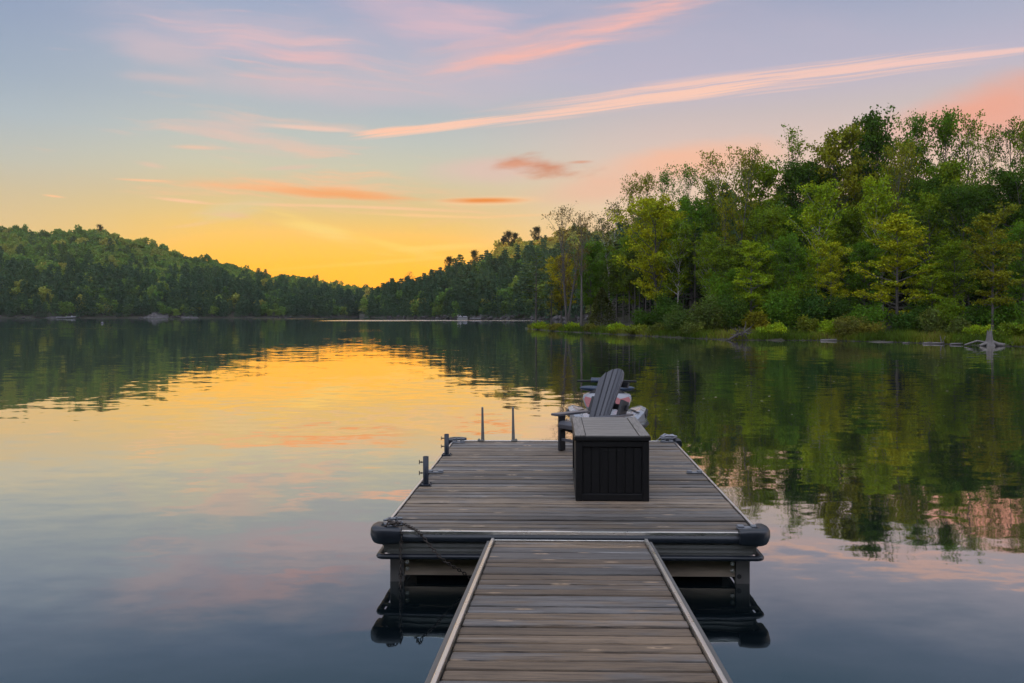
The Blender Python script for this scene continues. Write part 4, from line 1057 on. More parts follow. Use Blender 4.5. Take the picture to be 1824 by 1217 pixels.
CHAIRM = principled('slate_poly_lumber', (.075, .077, .092), .36, 0, .5, var=.2, vscale=6, stretch=(14, 14, 1), bump=.2, bscale=30)
CHAIRDK = principled('black_poly_lumber', (.018, .019, .023), .5, 0, .45, var=.2, vscale=6, stretch=(14, 14, 1), bump=.2, bscale=30)
def lid_material():
    m, t, out = mat('woodgrain_resin_lid')
    b = t.new('ShaderNodeBsdfPrincipled'); t.l.new(b.outputs[0], out.inputs[0])
    tc = t.new('ShaderNodeTexCoord').outputs['Object']
    rnd = t.new('ShaderNodeNewGeometry').outputs['Random Per Island']
    pv = t.vadd(tc, t.comb(t.math('MULTIPLY', rnd, 20), 0, 0))
    g = t.noise(t.vmul(pv, (3, 45, 3)), 1.0, 5, .65, dist=1.2)
    t.l.new(t.mix(t.smooth(g, .35, .7), (.21, .195, .175, 1), (.075, .068, .062, 1)), b.inputs['Base Color'])
    t.put(b.inputs['Roughness'], t.math('MULTIPLY_ADD', g, .2, .38))
    bn = t.new('ShaderNodeBump'); bn.inputs['Strength'].default_value = .6; bn.inputs['Distance'].default_value = .002; t.put(bn.inputs['Height'], g); t.l.new(bn.outputs[0], b.inputs['Normal'])
    return m
LIDM = lid_material()

# ------------------------------------------------------------------ floating dock
DX0, DX1 = -1.415, 1.64
DY0, DY1 = 6.40, 11.02
def planks(b, x0, x1, y0, y1, pitch, gap, thick, ztop, seed, wide=0.0):
    rd = random.Random(seed); y = y0
    while y < y1 - .02:
        wd_ = pitch * (rd.uniform(.94, 1.06) if rd.random() > wide else rd.uniform(1.55, 1.75))
        e = min(y + wd_, y1)
        M_ = Matrix.Rotation(rd.uniform(-.018, .018), 4, 'X') @ Matrix.Rotation(rd.uniform(-.0012, .0012), 4, 'Y')
        b.box(((x0 + x1) / 2 + rd.uniform(-.003, .003), (y + e - gap) / 2, ztop - thick / 2 + rd.uniform(-.006, .002)), (x1 - x0, e - y - gap, thick), M_, .009)
        y = e
dock = empty('floating_dock', ((DX0 + DX1) / 2, DY0, 0), 0, 'weathered grey plank floating dock with dark rubber edges and corner bumpers', 'dock')
OX, OY = (DX0 + DX1) / 2, DY0
HW, LN = (DX1 - DX0) / 2, DY1 - DY0
b = MB(); planks(b, -HW + .027, HW - .027, .03, LN - .03, .119, .021, .034, DECK, 31)
b.build('deck', DOCKWOOD, dock)
for s in (-1, 1):
    b = MB(); b.box((s * (HW - .010), LN / 2, DECK - .018), (.022, LN, .05), None, .004); b.build('side_trim', ALU, dock)
for y_ in (.008, LN - .008):
    b = MB(); b.box((0, y_, DECK - .022), (2 * HW - .062, .026, .05), None, .004); b.build('end_trim', ALU, dock)
# perimeter beams with their two steps
b = MB()
for y_, s in ((.03, -1), (LN - .03, 1)):
    b.box((0, y_ , DECK - .135), (2 * HW - .12, .04, .10)); b.box((0, y_ + s * .026, DECK - .112), (2 * HW - .12, .012, .030)); b.box((0, y_ + s * .022, DECK - .158), (2 * HW - .12, .012, .012))
for s in (-1, 1):
    b.box((s * (HW - .045), LN / 2, DECK - .135), (.04, LN - .07, .10)); b.box((s * (HW - .019), LN / 2, DECK - .112), (.012, LN - .07, .030))
b.build('perimeter_beam', GALV, dock)
def rrect(hw, y0, y1, r, n=6):
    P = []
    for cx_, cy_, a0 in ((hw - r, y0 + r, -PI / 2), (hw - r, y1 - r, 0), (-hw + r, y1 - r, PI / 2), (-hw + r, y0 + r, PI)):
        for k in range(n + 1): a = a0 + PI / 2 * k / n; P.append((cx_ + r * math.cos(a), cy_ + r * math.sin(a)))
    return P
def ring_rail(name, out, zc, h, w_, r=.04):
    secs = []; P = rrect(HW + out, -out, LN + out, r)
    for i, p in enumerate(P + [P[0]]):
        j = i % len(P); a = Vector(P[(j + 1) % len(P)]) - Vector(P[j - 1]); nn = Vector((a.y, -a.x)).normalized()
        secs.append([Vector((p[0] + nn.x * math.cos(q) * w_, p[1] + nn.y * math.cos(q) * w_, zc + math.sin(q) * h)) for q in [2 * PI * k / 10 for k in range(10)]])
    bb = MB(); bb.loft(secs, cap=False); return bb.build(name, VINYL, dock)
ring_rail('upper_rub_rail', .010, DECK - .055, .031, .026)
ring_rail('lower_rub_rail', .008, DECK - .203, .021, .028)
b = MB(); b.box((0, .11, DECK - .307), (2 * HW - .26, .035, .155), None, .004); b.build('skirt_board', SKIRT, dock)
b = MB(); b.box((0, LN - .15, DECK - .302), (2 * HW - .30, .035, .145), None, .004); b.build('skirt_board', SKIRT, dock)
b = MB(); b.box((0, LN / 2, DECK - .245), (2 * HW - .22, LN - .2, .03)); b.box((0, LN / 2, DECK - .36), (2 * HW - .5, LN - .55, .24)); b.build('float', DARKFLOAT, dock)
for sx in (-1, 1):
    for yy in (.095, LN - .095):
        pc = MB(); pc.box((sx * (HW - .125), yy, DECK - .34), (.115, .05, .30), None, .004); pc.box((sx * (HW - .078), yy + .05, DECK - .30), (.014, .12, .17)); pc.box((sx*(HW-.15), yy-.004, DECK-.232), (.3, .055, .02))
        pc.build('corner_post', PAINT2, dock)
        if yy < 1:
            for zz in (.275, .33):
                bb = MB(); bb.ball((sx * (HW - .205), yy - .004, DECK - zz), (.011, .011, .011), 10, 6); bb.cyl((sx * (HW - .205), yy - .0, DECK - zz), (sx * (HW - .205), yy - .012, DECK - zz), .017, 12); bb.build('bolt', ALU, dock)
            bb = MB(); bb.cyl((sx * (HW - .155), yy - .024, DECK - .372), (sx * (HW - .155), yy - .03, DECK - .372), .019, 14); bb.build('bolt_hole', DARKFLOAT, dock)
def corner_bumper(sx, sy):
    """L-shaped moulded bumper wrapped round a corner"""
    bb = MB(); path = []
    L = .19; cx_, cy_ = sx * (HW + .012), (LN + .012 if sy > 0 else -.012)
    r_ = .05
    pts = [(cx_ - sx * L, cy_)] + [(cx_ - sx * L * .6, cy_), (cx_ - sx * r_, cy_)]
    for k in range(1, 5):
        a = PI / 2 * k / 5; pts.append((cx_ - sx * r_ + sx * r_ * math.sin(a), cy_ - sy * r_ + sy * r_ * math.cos(a)))
    pts += [(cx_, cy_ - sy * r_), (cx_, cy_ - sy * L * .6), (cx_, cy_ - sy * L)]
    secs = []
    for i, p in enumerate(pts):
        a = Vector(pts[min(i + 1, len(pts) - 1)]) - Vector(pts[max(i - 1, 0)]); nn = Vector((a.y, -a.x)).normalized()
        if nn.x * sx + nn.y * sy < 0: nn = -nn
        fat = .86 if i in (0, len(pts) - 1) else 1.0
        sec = []
        for k in range(14):
            q = 2 * PI * k / 14; cq, sq = math.cos(q), math.sin(q)
            e = .55
            ox = .052 * math.copysign(abs(cq) ** e, cq) * fat; oz = .068 * math.copysign(abs(sq) ** e, sq) * fat
            if ox > 0 and oz < 0: ox *= 1 + oz * 5.0         # the lower outer edge slopes in
            sec.append(Vector((p[0] + nn.x * (ox + .02), p[1] + nn.y * (ox + .02), DECK - .028 + oz)))
        secs.append(sec)
    bb.loft(secs); bb.build('corner_bumper', VINYL, dock)
for sx in (-1, 1):
    for sy in (-1, 1): corner_bumper(sx, sy)
def cleat(px, py, rz=0, up=False):
    p = at_height(px, py, DECK); lx, ly = p.x - OX, p.y - OY
    bb = MB(); T = Matrix.Rotation(rz, 4, 'Z')
    bb.box((lx, ly, DECK + .007), (.17, .075, .014), T, .006)
    for s in (-1, 1):
        q = T @ Vector((s * .055, 0, 0)); bb.box((lx + q.x, ly + q.y, DECK + .021), (.055, .062, .018), T, .008)
    o = bb.build('cleat', CLEATM, dock)
    if up:
        hb = MB(); q1 = T @ Vector((-.08, 0, .05)); q2 = T @ Vector((.08, 0, .05)); b0 = Vector((lx, ly, DECK))
        hb.tube([b0 + q1, b0 + q1 * .5 + Vector((0, 0, .03)), b0 + q2 * .5 + Vector((0, 0, .03)), b0 + q2], [.009, .013, .013, .009], 9)
        for s in (-1, 1):
            q = T @ Vector((s * .03, 0, 0)); hb.cyl(b0 + q, b0 + q + Vector((0, 0, .07)), .012, 9)
        hb.build('horn', CLEATM, o)
    return o
cleat(776, 842); cleat(1237, 843); cleat(1331, 942); cleat(700, 936, .5, True); cleat(817, 789, .2, True); cleat(1188, 788, .1, True)
def pipe_bracket(px, py, hgt):
    p = at_height(px, py, DECK); lx, ly = p.x - OX, p.y - OY
    bb = MB(); z0 = DECK + .012
    n = 18; secs = []
    for r_, z in ((.029, z0), (.029, DECK + hgt), (.024, DECK + hgt), (.024, DECK + .03)):
        secs.append([Vector((lx + r_ * math.cos(2 * PI * k / n), ly + r_ * math.sin(2 * PI * k / n), z)) for k in range(n)])
    bb.loft(secs, cap=False); bb.box((lx, ly, DECK + .006), (.115, .115, .012), None, .003)
    for a in range(4): bb.cyl((lx + .044 * (1 if a % 2 else -1), ly + .044 * (1 if a > 1 else -1), DECK + .012), (lx + .044 * (1 if a % 2 else -1), ly + .044 * (1 if a > 1 else -1), DECK + .02), .008, 6)
    o = bb.build('pipe_holder', PAINT, dock)
    for z in (DECK + hgt * .80, DECK + hgt * .42):
        tb = MB(); tb.cyl((lx - .027, ly, z), (lx - .066, ly, z), .006, 8); tb.cyl((lx - .05, ly, z - .0), (lx - .043, ly, z), .011, 6); tb.box((lx - .066, ly, z), (.008, .012, .044), None, .003)
        tb.build('clamp_bolt', CHAINM, o)
pipe_bracket(758.5, 864, .292); pipe_bracket(795.5, 811, .262)
def ladder_rail(px, hand):
    p = at_height(px, 787.5, DECK); lx = p.x - OX; ly = LN - .045
    bb = MB(); secs = []
    for z, w_, dpt in ((0, .046, .03), (.1, .04, .03), (.3, .03, .026), (.455, .026, .024), (.462, .018, .016)):
        secs.append([Vector((lx + sx * w_ / 2 + (0.006 * (1 - z / .46)), ly + sy * dpt / 2, DECK + .004 + z)) for sx, sy in ((-1, -1), (1, -1), (1, 1), (-1, 1))])
    bb.loft(secs, smooth=False); o = bb.build('ladder_rail', GALV, dock)
    bb = MB(); bb.box((lx + hand * .02, ly - .018, DECK + .009), (.085, .05, .018), None, .004); bb.cyl((lx + hand * .045, ly - .03, DECK + .02), (lx + hand * .045, ly + .0, DECK + .02), .014, 10); bb.build('hinge_bracket', GALV, o)
ladder_rail(858, -1); ladder_rail(913, 1)

# ------------------------------------------------------------------ gangway
def gangway():
    yA, zA = DY0 - .075, DECK - .048                     # lake end
    slope = 117.5 / FPX; L = 6.6
    pl = at_height(875, 958.5, zA); pr = at_height(1152.5, 958.5, zA)
    x0, x1 = pl.x, pr.x; xc = (x0 + x1) / 2; hw = (x1 - x0) / 2
    g = empty('gangway', (xc, yA, zA), 0, 'sloping wooden gangway with metal edge rails leading onto the dock', 'gangway')
    g.rotation_euler = (-math.atan(slope), 0, R(-.2))
    b = MB(); planks(b, -hw + .034, hw - .034, -L, -.012, .122, .020, .034, 0, 77, wide=.12); b.build('deck', RAMPWOOD, g)
    for s in (-1, 1):
        b = MB(); b.box((s * (hw - .018), -L / 2, -.026), (.024, L, .09), None, .004); r_ = b.build('side_rail', ALU, g)
        b = MB(); b.box((s * (hw + .012), -L / 2, -.055), (.034, L, .10), None, .005); b.build('outer_flange', PAINT2, r_)
    b = MB(); b.box((0, -.004, -.02), (2 * hw - .062, .016, .05), None, .003); b.build('end_plate', ALU, g)
    b = MB()
    for s in (-.6, 0, .6): b.box((s * hw, -L / 2, -.085), (.05, L - .1, .10))
    b.build('stringers', GALV, g)
    # hinge brackets where it meets the dock
    for s in (-.7, .7):
        b = MB(); b.cyl((s * hw - .06, .02, -.045), (s * hw + .06, .02, -.045), .014, 10); b.box((s * hw, .0, -.06), (.08, .03, .04), None, .004); b.build('hinge', GALV, g)
gangway()

# ------------------------------------------------------------------ mooring chain
def chain():
    b = MB(); pitch = .028
    def run(P):
        P = [Vector(p) for p in P]
        # smooth the path
        Q = []
        for i in range(len(P) - 1):
            p0, p1, p2, p3 = P[max(i - 1, 0)], P[i], P[i + 1], P[min(i + 2, len(P) - 1)]
            for k in range(12):
                s = k / 12
                Q.append(.5 * ((2 * p1) + (p2 - p0) * s + (2 * p0 - 5 * p1 + 4 * p2 - p3) * s * s + (3 * p1 - p0 - 3 * p2 + p3) * s ** 3))
        Q.append(P[-1]); acc = 0.0; nxt = 0.0; i = 0
        for a, c_ in zip(Q, Q[1:]):
            L = (c_ - a).length
            while nxt <= acc + L:
                f = (nxt - acc) / max(L, 1e-9); tg = (c_ - a).normalized()
                side = tg.cross(Vector((.3, -1, .2))); side = side if side.length > .1 else Vector((1, 0, 0))
                if i % 2: side = tg.cross(side)
                b.torus_link(a.lerp(c_, f), tg, side, .0175, .0105, .0042); i += 1; nxt += pitch
            acc += L
    zt = DECK + .006
    c0 = at_height(699, 932, DECK + .06)
    A = [c0, at_height(716, 932, zt + .01), at_height(733, 940, zt), at_height(748, 949.5, zt + .004)]
    e = A[-1]; A += [Vector((e.x + .02, DY0 - .062, DECK - .03)), Vector((e.x + .10, DY0 - .075, DECK - .12)), Vector((e.x + .19, DY0 - .072, DECK - .215)), Vector((e.x + .30, DY0 - .0, DECK - .31)), Vector((e.x + .40, DY0 + .04, DECK - .40)), Vector((e.x + .46, DY0 + .06, -.06))]
    run(A)
    B = [c0 + Vector((.0, -.01, 0)), at_height(708, 941, zt + .02), at_height(714, 948, zt + .006)]
    e = B[-1]; B += [Vector((e.x, DY0 - .062, DECK - .03)), Vector((e.x - .002, DY0 - .07, DECK - .14)), Vector((e.x - .004, DY0 - .066, DECK - .25)), Vector((e.x - .006, DY0 - .064, -.05))]
    run(B)
    C = [c0 + Vector((-.035, .02, -.005)), c0 + Vector((-.06, .0, -.03)), c0 + Vector((-.02, -.04, .005)), c0 + Vector((.04, .0, .0)), c0 + Vector((.02, .05, -.02)), c0 + Vector((-.04, .03, .01)), c0 + Vector((-.01, -.02, .02))]
    run(C)
    tag(b.build('mooring_chain', CHAINM, fix=False), 'rusty steel chain wound on the near left cleat and hanging into the water', 'chain')
chain()
ROPEM = principled('grey_dock_line', (.30, .30, .33), .8, var=.3, vscale=50)
def rope(px, py, label, seed, flip):
    rd = random.Random(seed); p = at_height(px, py, DECK); b = MB(); pts = []
    for i in range(30):
        a = i * .9; r_ = .035 + .05 * rd.random()
        pts.append((p.x + r_ * 1.6 * math.cos(a), p.y + r_ * math.sin(a), DECK + .035 + .045 * (.5 + .5 * math.sin(i * 1.7)) + .01 * rd.random()))
    pts += [(p.x + flip * .12, DY1 - .02, DECK + .03), (p.x + flip * .14, DY1 + .12, DECK - .02), (p.x + flip * .0, DY1 + .35, .2)]
    b.tube(pts, .0085, 6); tag(b.build('dock_line', ROPEM), label, 'rope', 'dock lines on the far cleats')
rope(1189, 786, 'coiled grey rope tied on the far right corner cleat', 2, -1)

# ------------------------------------------------------------------ deck box
def deck_box():
    zf, zb = FPX * 1.75 / 333.5, FPX * 1.75 / 333.5 * 1.178
    xl, xr = (1025 - 989) / FPX * zf, (1156 - 989) / FPX * zf
    W_, L, H_ = xr - xl, zb - zf, .565
    g = empty('deck_box', ((xl + xr) / 2, zf, DECK), 0, 'black resin deck storage box with a grey-brown woodgrain lid', 'storage box')
    b = MB(); t_ = .012
    b.box((0, L / 2, H_ / 2 + .004), (W_ - .05, L - .05, H_ - .008), None, .006)        # core, its faces are the recessed panels
    for sx in (-1, 1):
        for y_ in (.045, L - .045): b.box((sx * (W_ / 2 - .0325), y_ - .0 , H_ / 2), (.065, .09, H_), None, .008)
    for y_, s in ((.0155, 1), (L - .0155, -1)):
        b.box((0, y_, .038), (W_ - .125, .031, .066), None, .005); b.box((0, y_, H_ - .028), (W_ - .125, .031, .055), None, .005)
    for sx in (-1, 1):
        b.box((sx * (W_ / 2 - .0155), L / 2, .038), (.031, L - .175, .066), None, .005); b.box((sx * (W_ / 2 - .0155), L / 2, H_ - .028), (.031, L - .175, .055), None, .005)
    b.build('body', BOXM, g)
    b = MB(); nb = 7; pw = (W_ - .132) / nb
    for i in range(nb):
        x = -W_ / 2 + .066 + pw * (i + .5); top = H_ - .058 if abs(i - 3) > 1 else H_ - .062
        b.box((x, .021, (.072 + top) / 2), (pw - .007, .012, top - .074), None, .004)
    b.build('front_panel', BOXM, g)
    # arched trim in the middle of the front panel
    b = MB(); aw = pw * 1.0 + .02; zt = H_ - .09
    pts = [(-aw, .014, .075), (-aw, .014, zt - .03), (-aw + .012, .014, zt - .008), (-aw + .035, .014, zt), (aw - .035, .014, zt), (aw - .012, .014, zt - .008), (aw, .014, zt - .03), (aw, .014, .075)]
    b.tube(pts, .0045, 6); b.build('panel_arch', BOXM, g)
    for sx in (-1, 1):
        b = MB(); n = 11; pl_ = (L - .18) / n
        for i in range(n): b.box((sx * (W_ / 2 - .021), .09 + pl_ * (i + .5), H_ / 2 - .0), (.012, pl_ - .007, H_ - .14), None, .004)
        b.build('side_panel', BOXM, g)
    lid = MB(); z0 = H_ + .002; ov = .014
    lid.box((0, L / 2, z0 + .02), (W_ + 2 * ov, L + 2 * ov, .04), None, .007)
    lo = lid.build('lid', BOXM, g)
    s = MB(); n = 9; y0 = -.004; pl_ = (L + .008) / n
    ew = .108
    for i in range(n): s.box((0, y0 + pl_ * (i + .5), z0 + .043), (W_ - 2 * ew + .02, pl_ - .006, .010), None, .003)
    s.build('lid_boards', LIDM, lo)
    for sx in (-1, 1):
        e = MB(); e.box((0, 0, 0), (L + .02, ew - .012, .014), None, .004)
        eo = e.build('lid_end_board', LIDM, lo, (sx * (W_ / 2 + ov - ew / 2 - .003), L / 2, z0 + .045), (0, 0, PI / 2))
    # hinges at the back and a hasp on the long side
    for x in (-.2, .2):
        h_ = MB(); h_.cyl((x - .04, L + .016, z0 - .004), (x + .04, L + .016, z0 - .004), .009, 8); h_.build('hinge', BOXM, lo)
deck_box()

# ------------------------------------------------------------------ adirondack chair
def chair():
    fr = at_height(996, 803, DECK)                        # far front foot
    face = Vector((-.77, -.64, 0)).normalized(); side = Vector((.64, -.77, 0)).normalized()
    o = Vector((fr.x, fr.y, DECK)) + side * .29
    rz = math.atan2(face.y, face.x) + PI / 2              # local -Y looks along face
    g = empty('adirondack_chair', o, rz, 'slate-grey slatted lounge chair turned towards the sunset behind the box', 'chair')
    w = .27
    for s in (-1, 1):
        b = MB(); b.box((s * (w + .022), .045, .2255), (.042, .095, .451), None, .006); b.build('front_leg', CHAIRDK, g)
        b = MB(); a = math.atan2(.30, .92); M_ = Matrix.Rotation(-a, 4, 'X')
        b.box((s * (w - .018), .47, .175), (.03, .98, .105), M_, .005); b.build('rear_leg', CHAIRDK, g)
        # arm: a board widening to the front
        b = MB(); P2 = [(-.045, .70), (.045, .70), (.075, .30), (.08, -.05), (.05, -.085), (-.05, -.085), (-.072, -.05), (-.06, .30)]
        secs = [[Vector((s * (w + .03) + s * x, y, z)) for x, y in P2] for z in (.452, .477)]
        b.loft(secs, smooth=False); b.build('armrest', CHAIRM, g)
        b = MB(); b.box((s * (w + .0), .58, .53), (.05, .12, .24), Matrix.Rotation(R(-22), 4, 'X'), .005); b.build('back_post', CHAIRDK, g)
    b = MB(); n = 7
    prof = [(-.012, .30), (-.022, .345), (.0, .372), (.07, .374), (.14, .356), (.215, .333), (.29, .309), (.365, .285), (.44, .266)]
    for i in range(len(prof) - 1):
        (y0, z0), (y1, z1) = prof[i], prof[i + 1]; dv = Vector((0, y1 - y0, z1 - z0)); L = dv.length; a = math.atan2(dv.z, dv.y)
        gap = .0 if i < 2 else .008
        b.box((0, (y0 + y1) / 2, (z0 + z1) / 2), (2 * w + .0, L - gap + (.008 if i < 2 else 0), .022), Matrix.Rotation(a, 4, 'X'), .005)
    b.build('seat', CHAIRM, g)
    # fan back: seven slats, hollow across
    b = MB(); lean = R(24); ns = 6; base = Vector((0, .42, .25))
    def bp(u, v, off):                                    # u across -1..1, v up in metres, off = behind
        ww = .165 + .07 * (v / .85)
        x = u * ww; yb = -.085 * u * u + off
        return Vector((x, base.y + math.sin(lean) * v + math.cos(lean) * yb, base.z + math.cos(lean) * v - math.sin(lean) * yb))
    for i in range(ns):
        u0, u1 = -1 + 2 * i / ns + .018, -1 + 2 * (i + 1) / ns - .018
        def top(u): return .86 - .15 * u * u - .05 * u ** 4
        secs = []
        for q in [0, .2, .4, .6, .8, .93, 1.0]:
            t0, t1 = top(u0) * q, top(u1) * q; r_ = .006 if q < 1 else .0
            secs.append([bp(u0, t0, .006), bp(u0 + .03, t0, 0), bp((u0 + u1) / 2, (t0 + t1) / 2, 0), bp(u1 - .03, t1, 0), bp(u1, t1, .006), bp(u1, t1, .024), bp((u0 + u1) / 2, (t0 + t1) / 2, .024), bp(u0, t0, .024)])
        b.loft(secs, smooth=False)
    b.build('backrest', CHAIRM, g)
    b = MB()
    for v, ww in ((.10, .25), (.36, .33), (.66, .22)):
        c_ = bp(0, v, .055); b.box(tuple(c_), (2 * ww, .028, .07), Matrix.Rotation(lean * -1, 4, 'X'), .004)
    b.build('back_brace', CHAIRDK, g)
    b = MB(); b.box((0, .03, .145), (2 * w + .002, .022, .035), None, .004); b.build('stretcher', CHAIRM, g)
chair()

# ------------------------------------------------------------------ personal watercraft beyond the dock
WHITE = principled('white_gelcoat', (.25, .26, .29), .25, 0, .5, var=.06, coat=.4)
RED = principled('red_gelcoat', (.27, .045, .05), .3, 0, .5, var=.1, coat=.4)
BLUEBK = principled('blue_black_plastic', (.022, .04, .075), .3, 0, .5, var=.15)
BLACKP = principled('black_plastic', (.010, .010, .012), .5, 0, .4, var=.2)
def jet_ski():
    c0 = at_depth(1081, 700, 12.45)
    g = empty('jet_ski', (c0.x, 12.45, 0), R(-3), 'white and red jet ski afloat past the end of the dock', 'jet ski')
    # y runs from the bow (-, nearer the dock) to the stern (+)
    def sec(y, hw, zr, zk, ht, hwt):
        """hull and deck cross section: keel, chine, rail, deck edge, deck top"""
        return [Vector((x, y, z)) for x, z in ((0, zk), (hw * .55, zk + .08), (hw * .92, zr - .16), (hw, zr - .03), (hw, zr + .02), (hw * .93, zr + .05), (hwt, ht), (0, ht + .03),
                (-hwt, ht), (-hw * .93, zr + .05), (-hw, zr + .02), (-hw, zr - .03), (-hw * .92, zr - .16), (-hw * .55, zk + .08))]
    hull = MB(); hull.loft([sec(-1.15, .06, .60, .42, .64, .02), sec(-1.0, .24, .58, .22, .66, .12), sec(-.75, .42, .55, .05, .68, .24), sec(-.4, .55, .52, -.08, .70, .34), sec(.0, .615, .50, -.12, .70, .38), sec(.5, .63, .47, -.12, .62, .36), sec(1.3, .62, .44, -.10, .50, .36), sec(1.9, .58, .42, -.05, .46, .34)])
    hull.build('hull', WHITE, g)
    for s in (-1, 1):
        r_ = MB(); r_.tube([(s * .10, -1.13, .57), (s * .26, -1.0, .555), (s * .44, -.75, .525), (s * .565, -.4, .495), (s * .632, 0, .475), (s * .645, .5, .445), (s * .635, 1.3, .415), (s * .59, 1.9, .395)], .022, 8); r_.build('rub_rail', BLACKP, g)
        # raised gunwale with its dark inset
        w_ = MB(); secs = []
        for y, x0, x1, z0, z1 in ((-.66, .30, .46, .60, .655), (-.3, .34, .575, .58, .715), (.1, .36, .63, .56, .735), (.7, .40, .645, .52, .68), (1.6, .42, .61, .46, .55)):
            secs.append([Vector((s * a, y, z)) for a, z in ((x0, z0 - .03), (x0 + .01, z1 - .035), (x1 - .085, z1), (x1 - .015, z1 - .03), (x1, z0 - .02), (x1 - .02, z0 - .09))])
        w_.loft(secs, smooth=False); w_.build('gunwale', WHITE, g)
        d_ = MB(); d_.loft([[Vector((s * a, y, z)) for a, z in ((x_ - .001, zb), (x_ - .006, zt), (x_ + .006, zt), (x_ + .008, zb))] for y, x_, zb, zt in ((-.28, .578, .60, .655), (.1, .634, .59, .69), (.6, .649, .56, .635))], smooth=False); d_.build('gunwale_inset', BLACKP, g)
        for q in (.0, .14):
            st = MB(); st.box((s * (.44 - q * .2), -.36 + q * 1.2, .701), (.035, .20, .006), Matrix.Rotation(s * .35, 4, 'Z')); st.build('deck_stripe', BLACKP, g)
        # red inlay on the front of the fairing
        rp = MB(); P = [(.10, .80), (.19, .73), (.31, .77), (.352, .875), (.33, .915), (.20, .885), (.12, .925)]
        fy = lambda x, z: -.435 + .26 * abs(x) + (z - .66) * .55
        rp.loft([[Vector((s * x, fy(x, z) - .028, z)) for x, z in P], [Vector((s * x, fy(x, z) + .03, z)) for x, z in P]], smooth=False); rp.build('side_panel', RED, g)
        m_ = MB(); secs = []
        for q in range(9):
            a = q / 8; x = .10 + .325 * a; r1 = .058 * math.sqrt(max(.03, 1 - (a * 1.0) ** 3.0)) * (1 if a > .12 else .8)
            secs.append([Vector((s * x, -.10 - .0 * a + r1 * 1.25 * math.cos(k * PI / 6) + .05 * a, 1.015 + .015 * a + r1 * .82 * math.sin(k * PI / 6))) for k in range(12)])
        m_.loft(secs); m_.build('mirror', BLUEBK, g)
    fair = MB(); secs = []                               # white fairing, wider at the top, leaning back
    for z, hw in ((.64, .25), (.70, .30), (.78, .35), (.87, .385), (.93, .37), (.955, .30), (.965, .15)):
        dy_ = (z - .66) * .55
        secs.append([Vector((x * hw, -.43 + dy_ + yo, z)) for x, yo in ((-1, .30), (-.97, .14), (-.8, .06), (-.35, .01), (0, 0), (.35, .01), (.8, .06), (.97, .14), (1, .30), (.7, .62), (0, .75), (-.7, .62))])
    fair.loft(secs); fair.build('fairing', WHITE, g)
    gr = MB(); gr.loft([[Vector((x, -.445 + (z - .66) * .55 + .0, z)) for x, z in ((-.09, .70), (.09, .70), (.13, .83), (.07, .93), (-.07, .93), (-.13, .83))], [Vector((x, -.36 + (z - .66) * .55, z)) for x, z in ((-.09, .70), (.09, .70), (.13, .83), (.07, .93), (-.07, .93), (-.13, .83))]], smooth=False); gr.build('front_grille', BLACKP, g)
    ho = MB(); ho.loft([[Vector((x * hw, y, z0 + (z1 - z0) * h_)) for x, h_ in ((-1, 0), (-.95, .5), (-.6, .9), (0, 1), (.6, .9), (.95, .5), (1, 0))] for y, hw, z0, z1 in ((-1.08, .06, .60, .66), (-.85, .17, .60, .70), (-.55, .27, .60, .735), (-.38, .28, .60, .75))]); ho.build('hood', WHITE, g)
    dash = MB(); dash.loft([[Vector((x * hw, y, z)) for x, y in ((-1, -.14), (-.6, -.2), (.6, -.2), (1, -.14), (.7, .2), (-.7, .2))] for z, hw in ((.93, .30), (1.0, .24), (1.05, .15))]); dash.build('dashboard', BLACKP, g)
    hb = MB(); hb.tube([(-.47, .34, 1.10), (-.22, .27, 1.115), (0, .22, 1.13), (.22, .27, 1.115), (.47, .34, 1.10)], [.017, .018, .02, .018, .017], 9); o = hb.build('handlebar', BLACKP, g)
    hp = MB(); hp.loft([[Vector((x, .23 + y_, 1.125 + z)) for y_, z in ((-.06, -.03), (-.07, .0), (-.03, .04), (.05, .04), (.07, -.02))] for x in (-.25, -.17, 0, .17, .25)]); hp.build('handlebar_pad', BLUEBK, o)
    stc = MB(); stc.tube([(0, .1, .8), (0, .2, 1.0), (0, .23, 1.11)], [.09, .07, .05], 8); stc.build('steering_column', BLACKP, g)
    se = MB(); se.loft([[Vector((x * hw, y, z0 + (z1 - z0) * h_)) for x, h_ in ((-1, 0), (-.9, .7), (-.5, 1), (.5, 1), (.9, .7), (1, 0))] for y, hw, z0, z1 in ((.3, .12, .6, .86), (.55, .19, .58, .88), (1.0, .2, .54, .84), (1.35, .19, .5, .80), (1.6, .12, .48, .66))]); se.build('seat', BLACKP, g)
jet_ski()

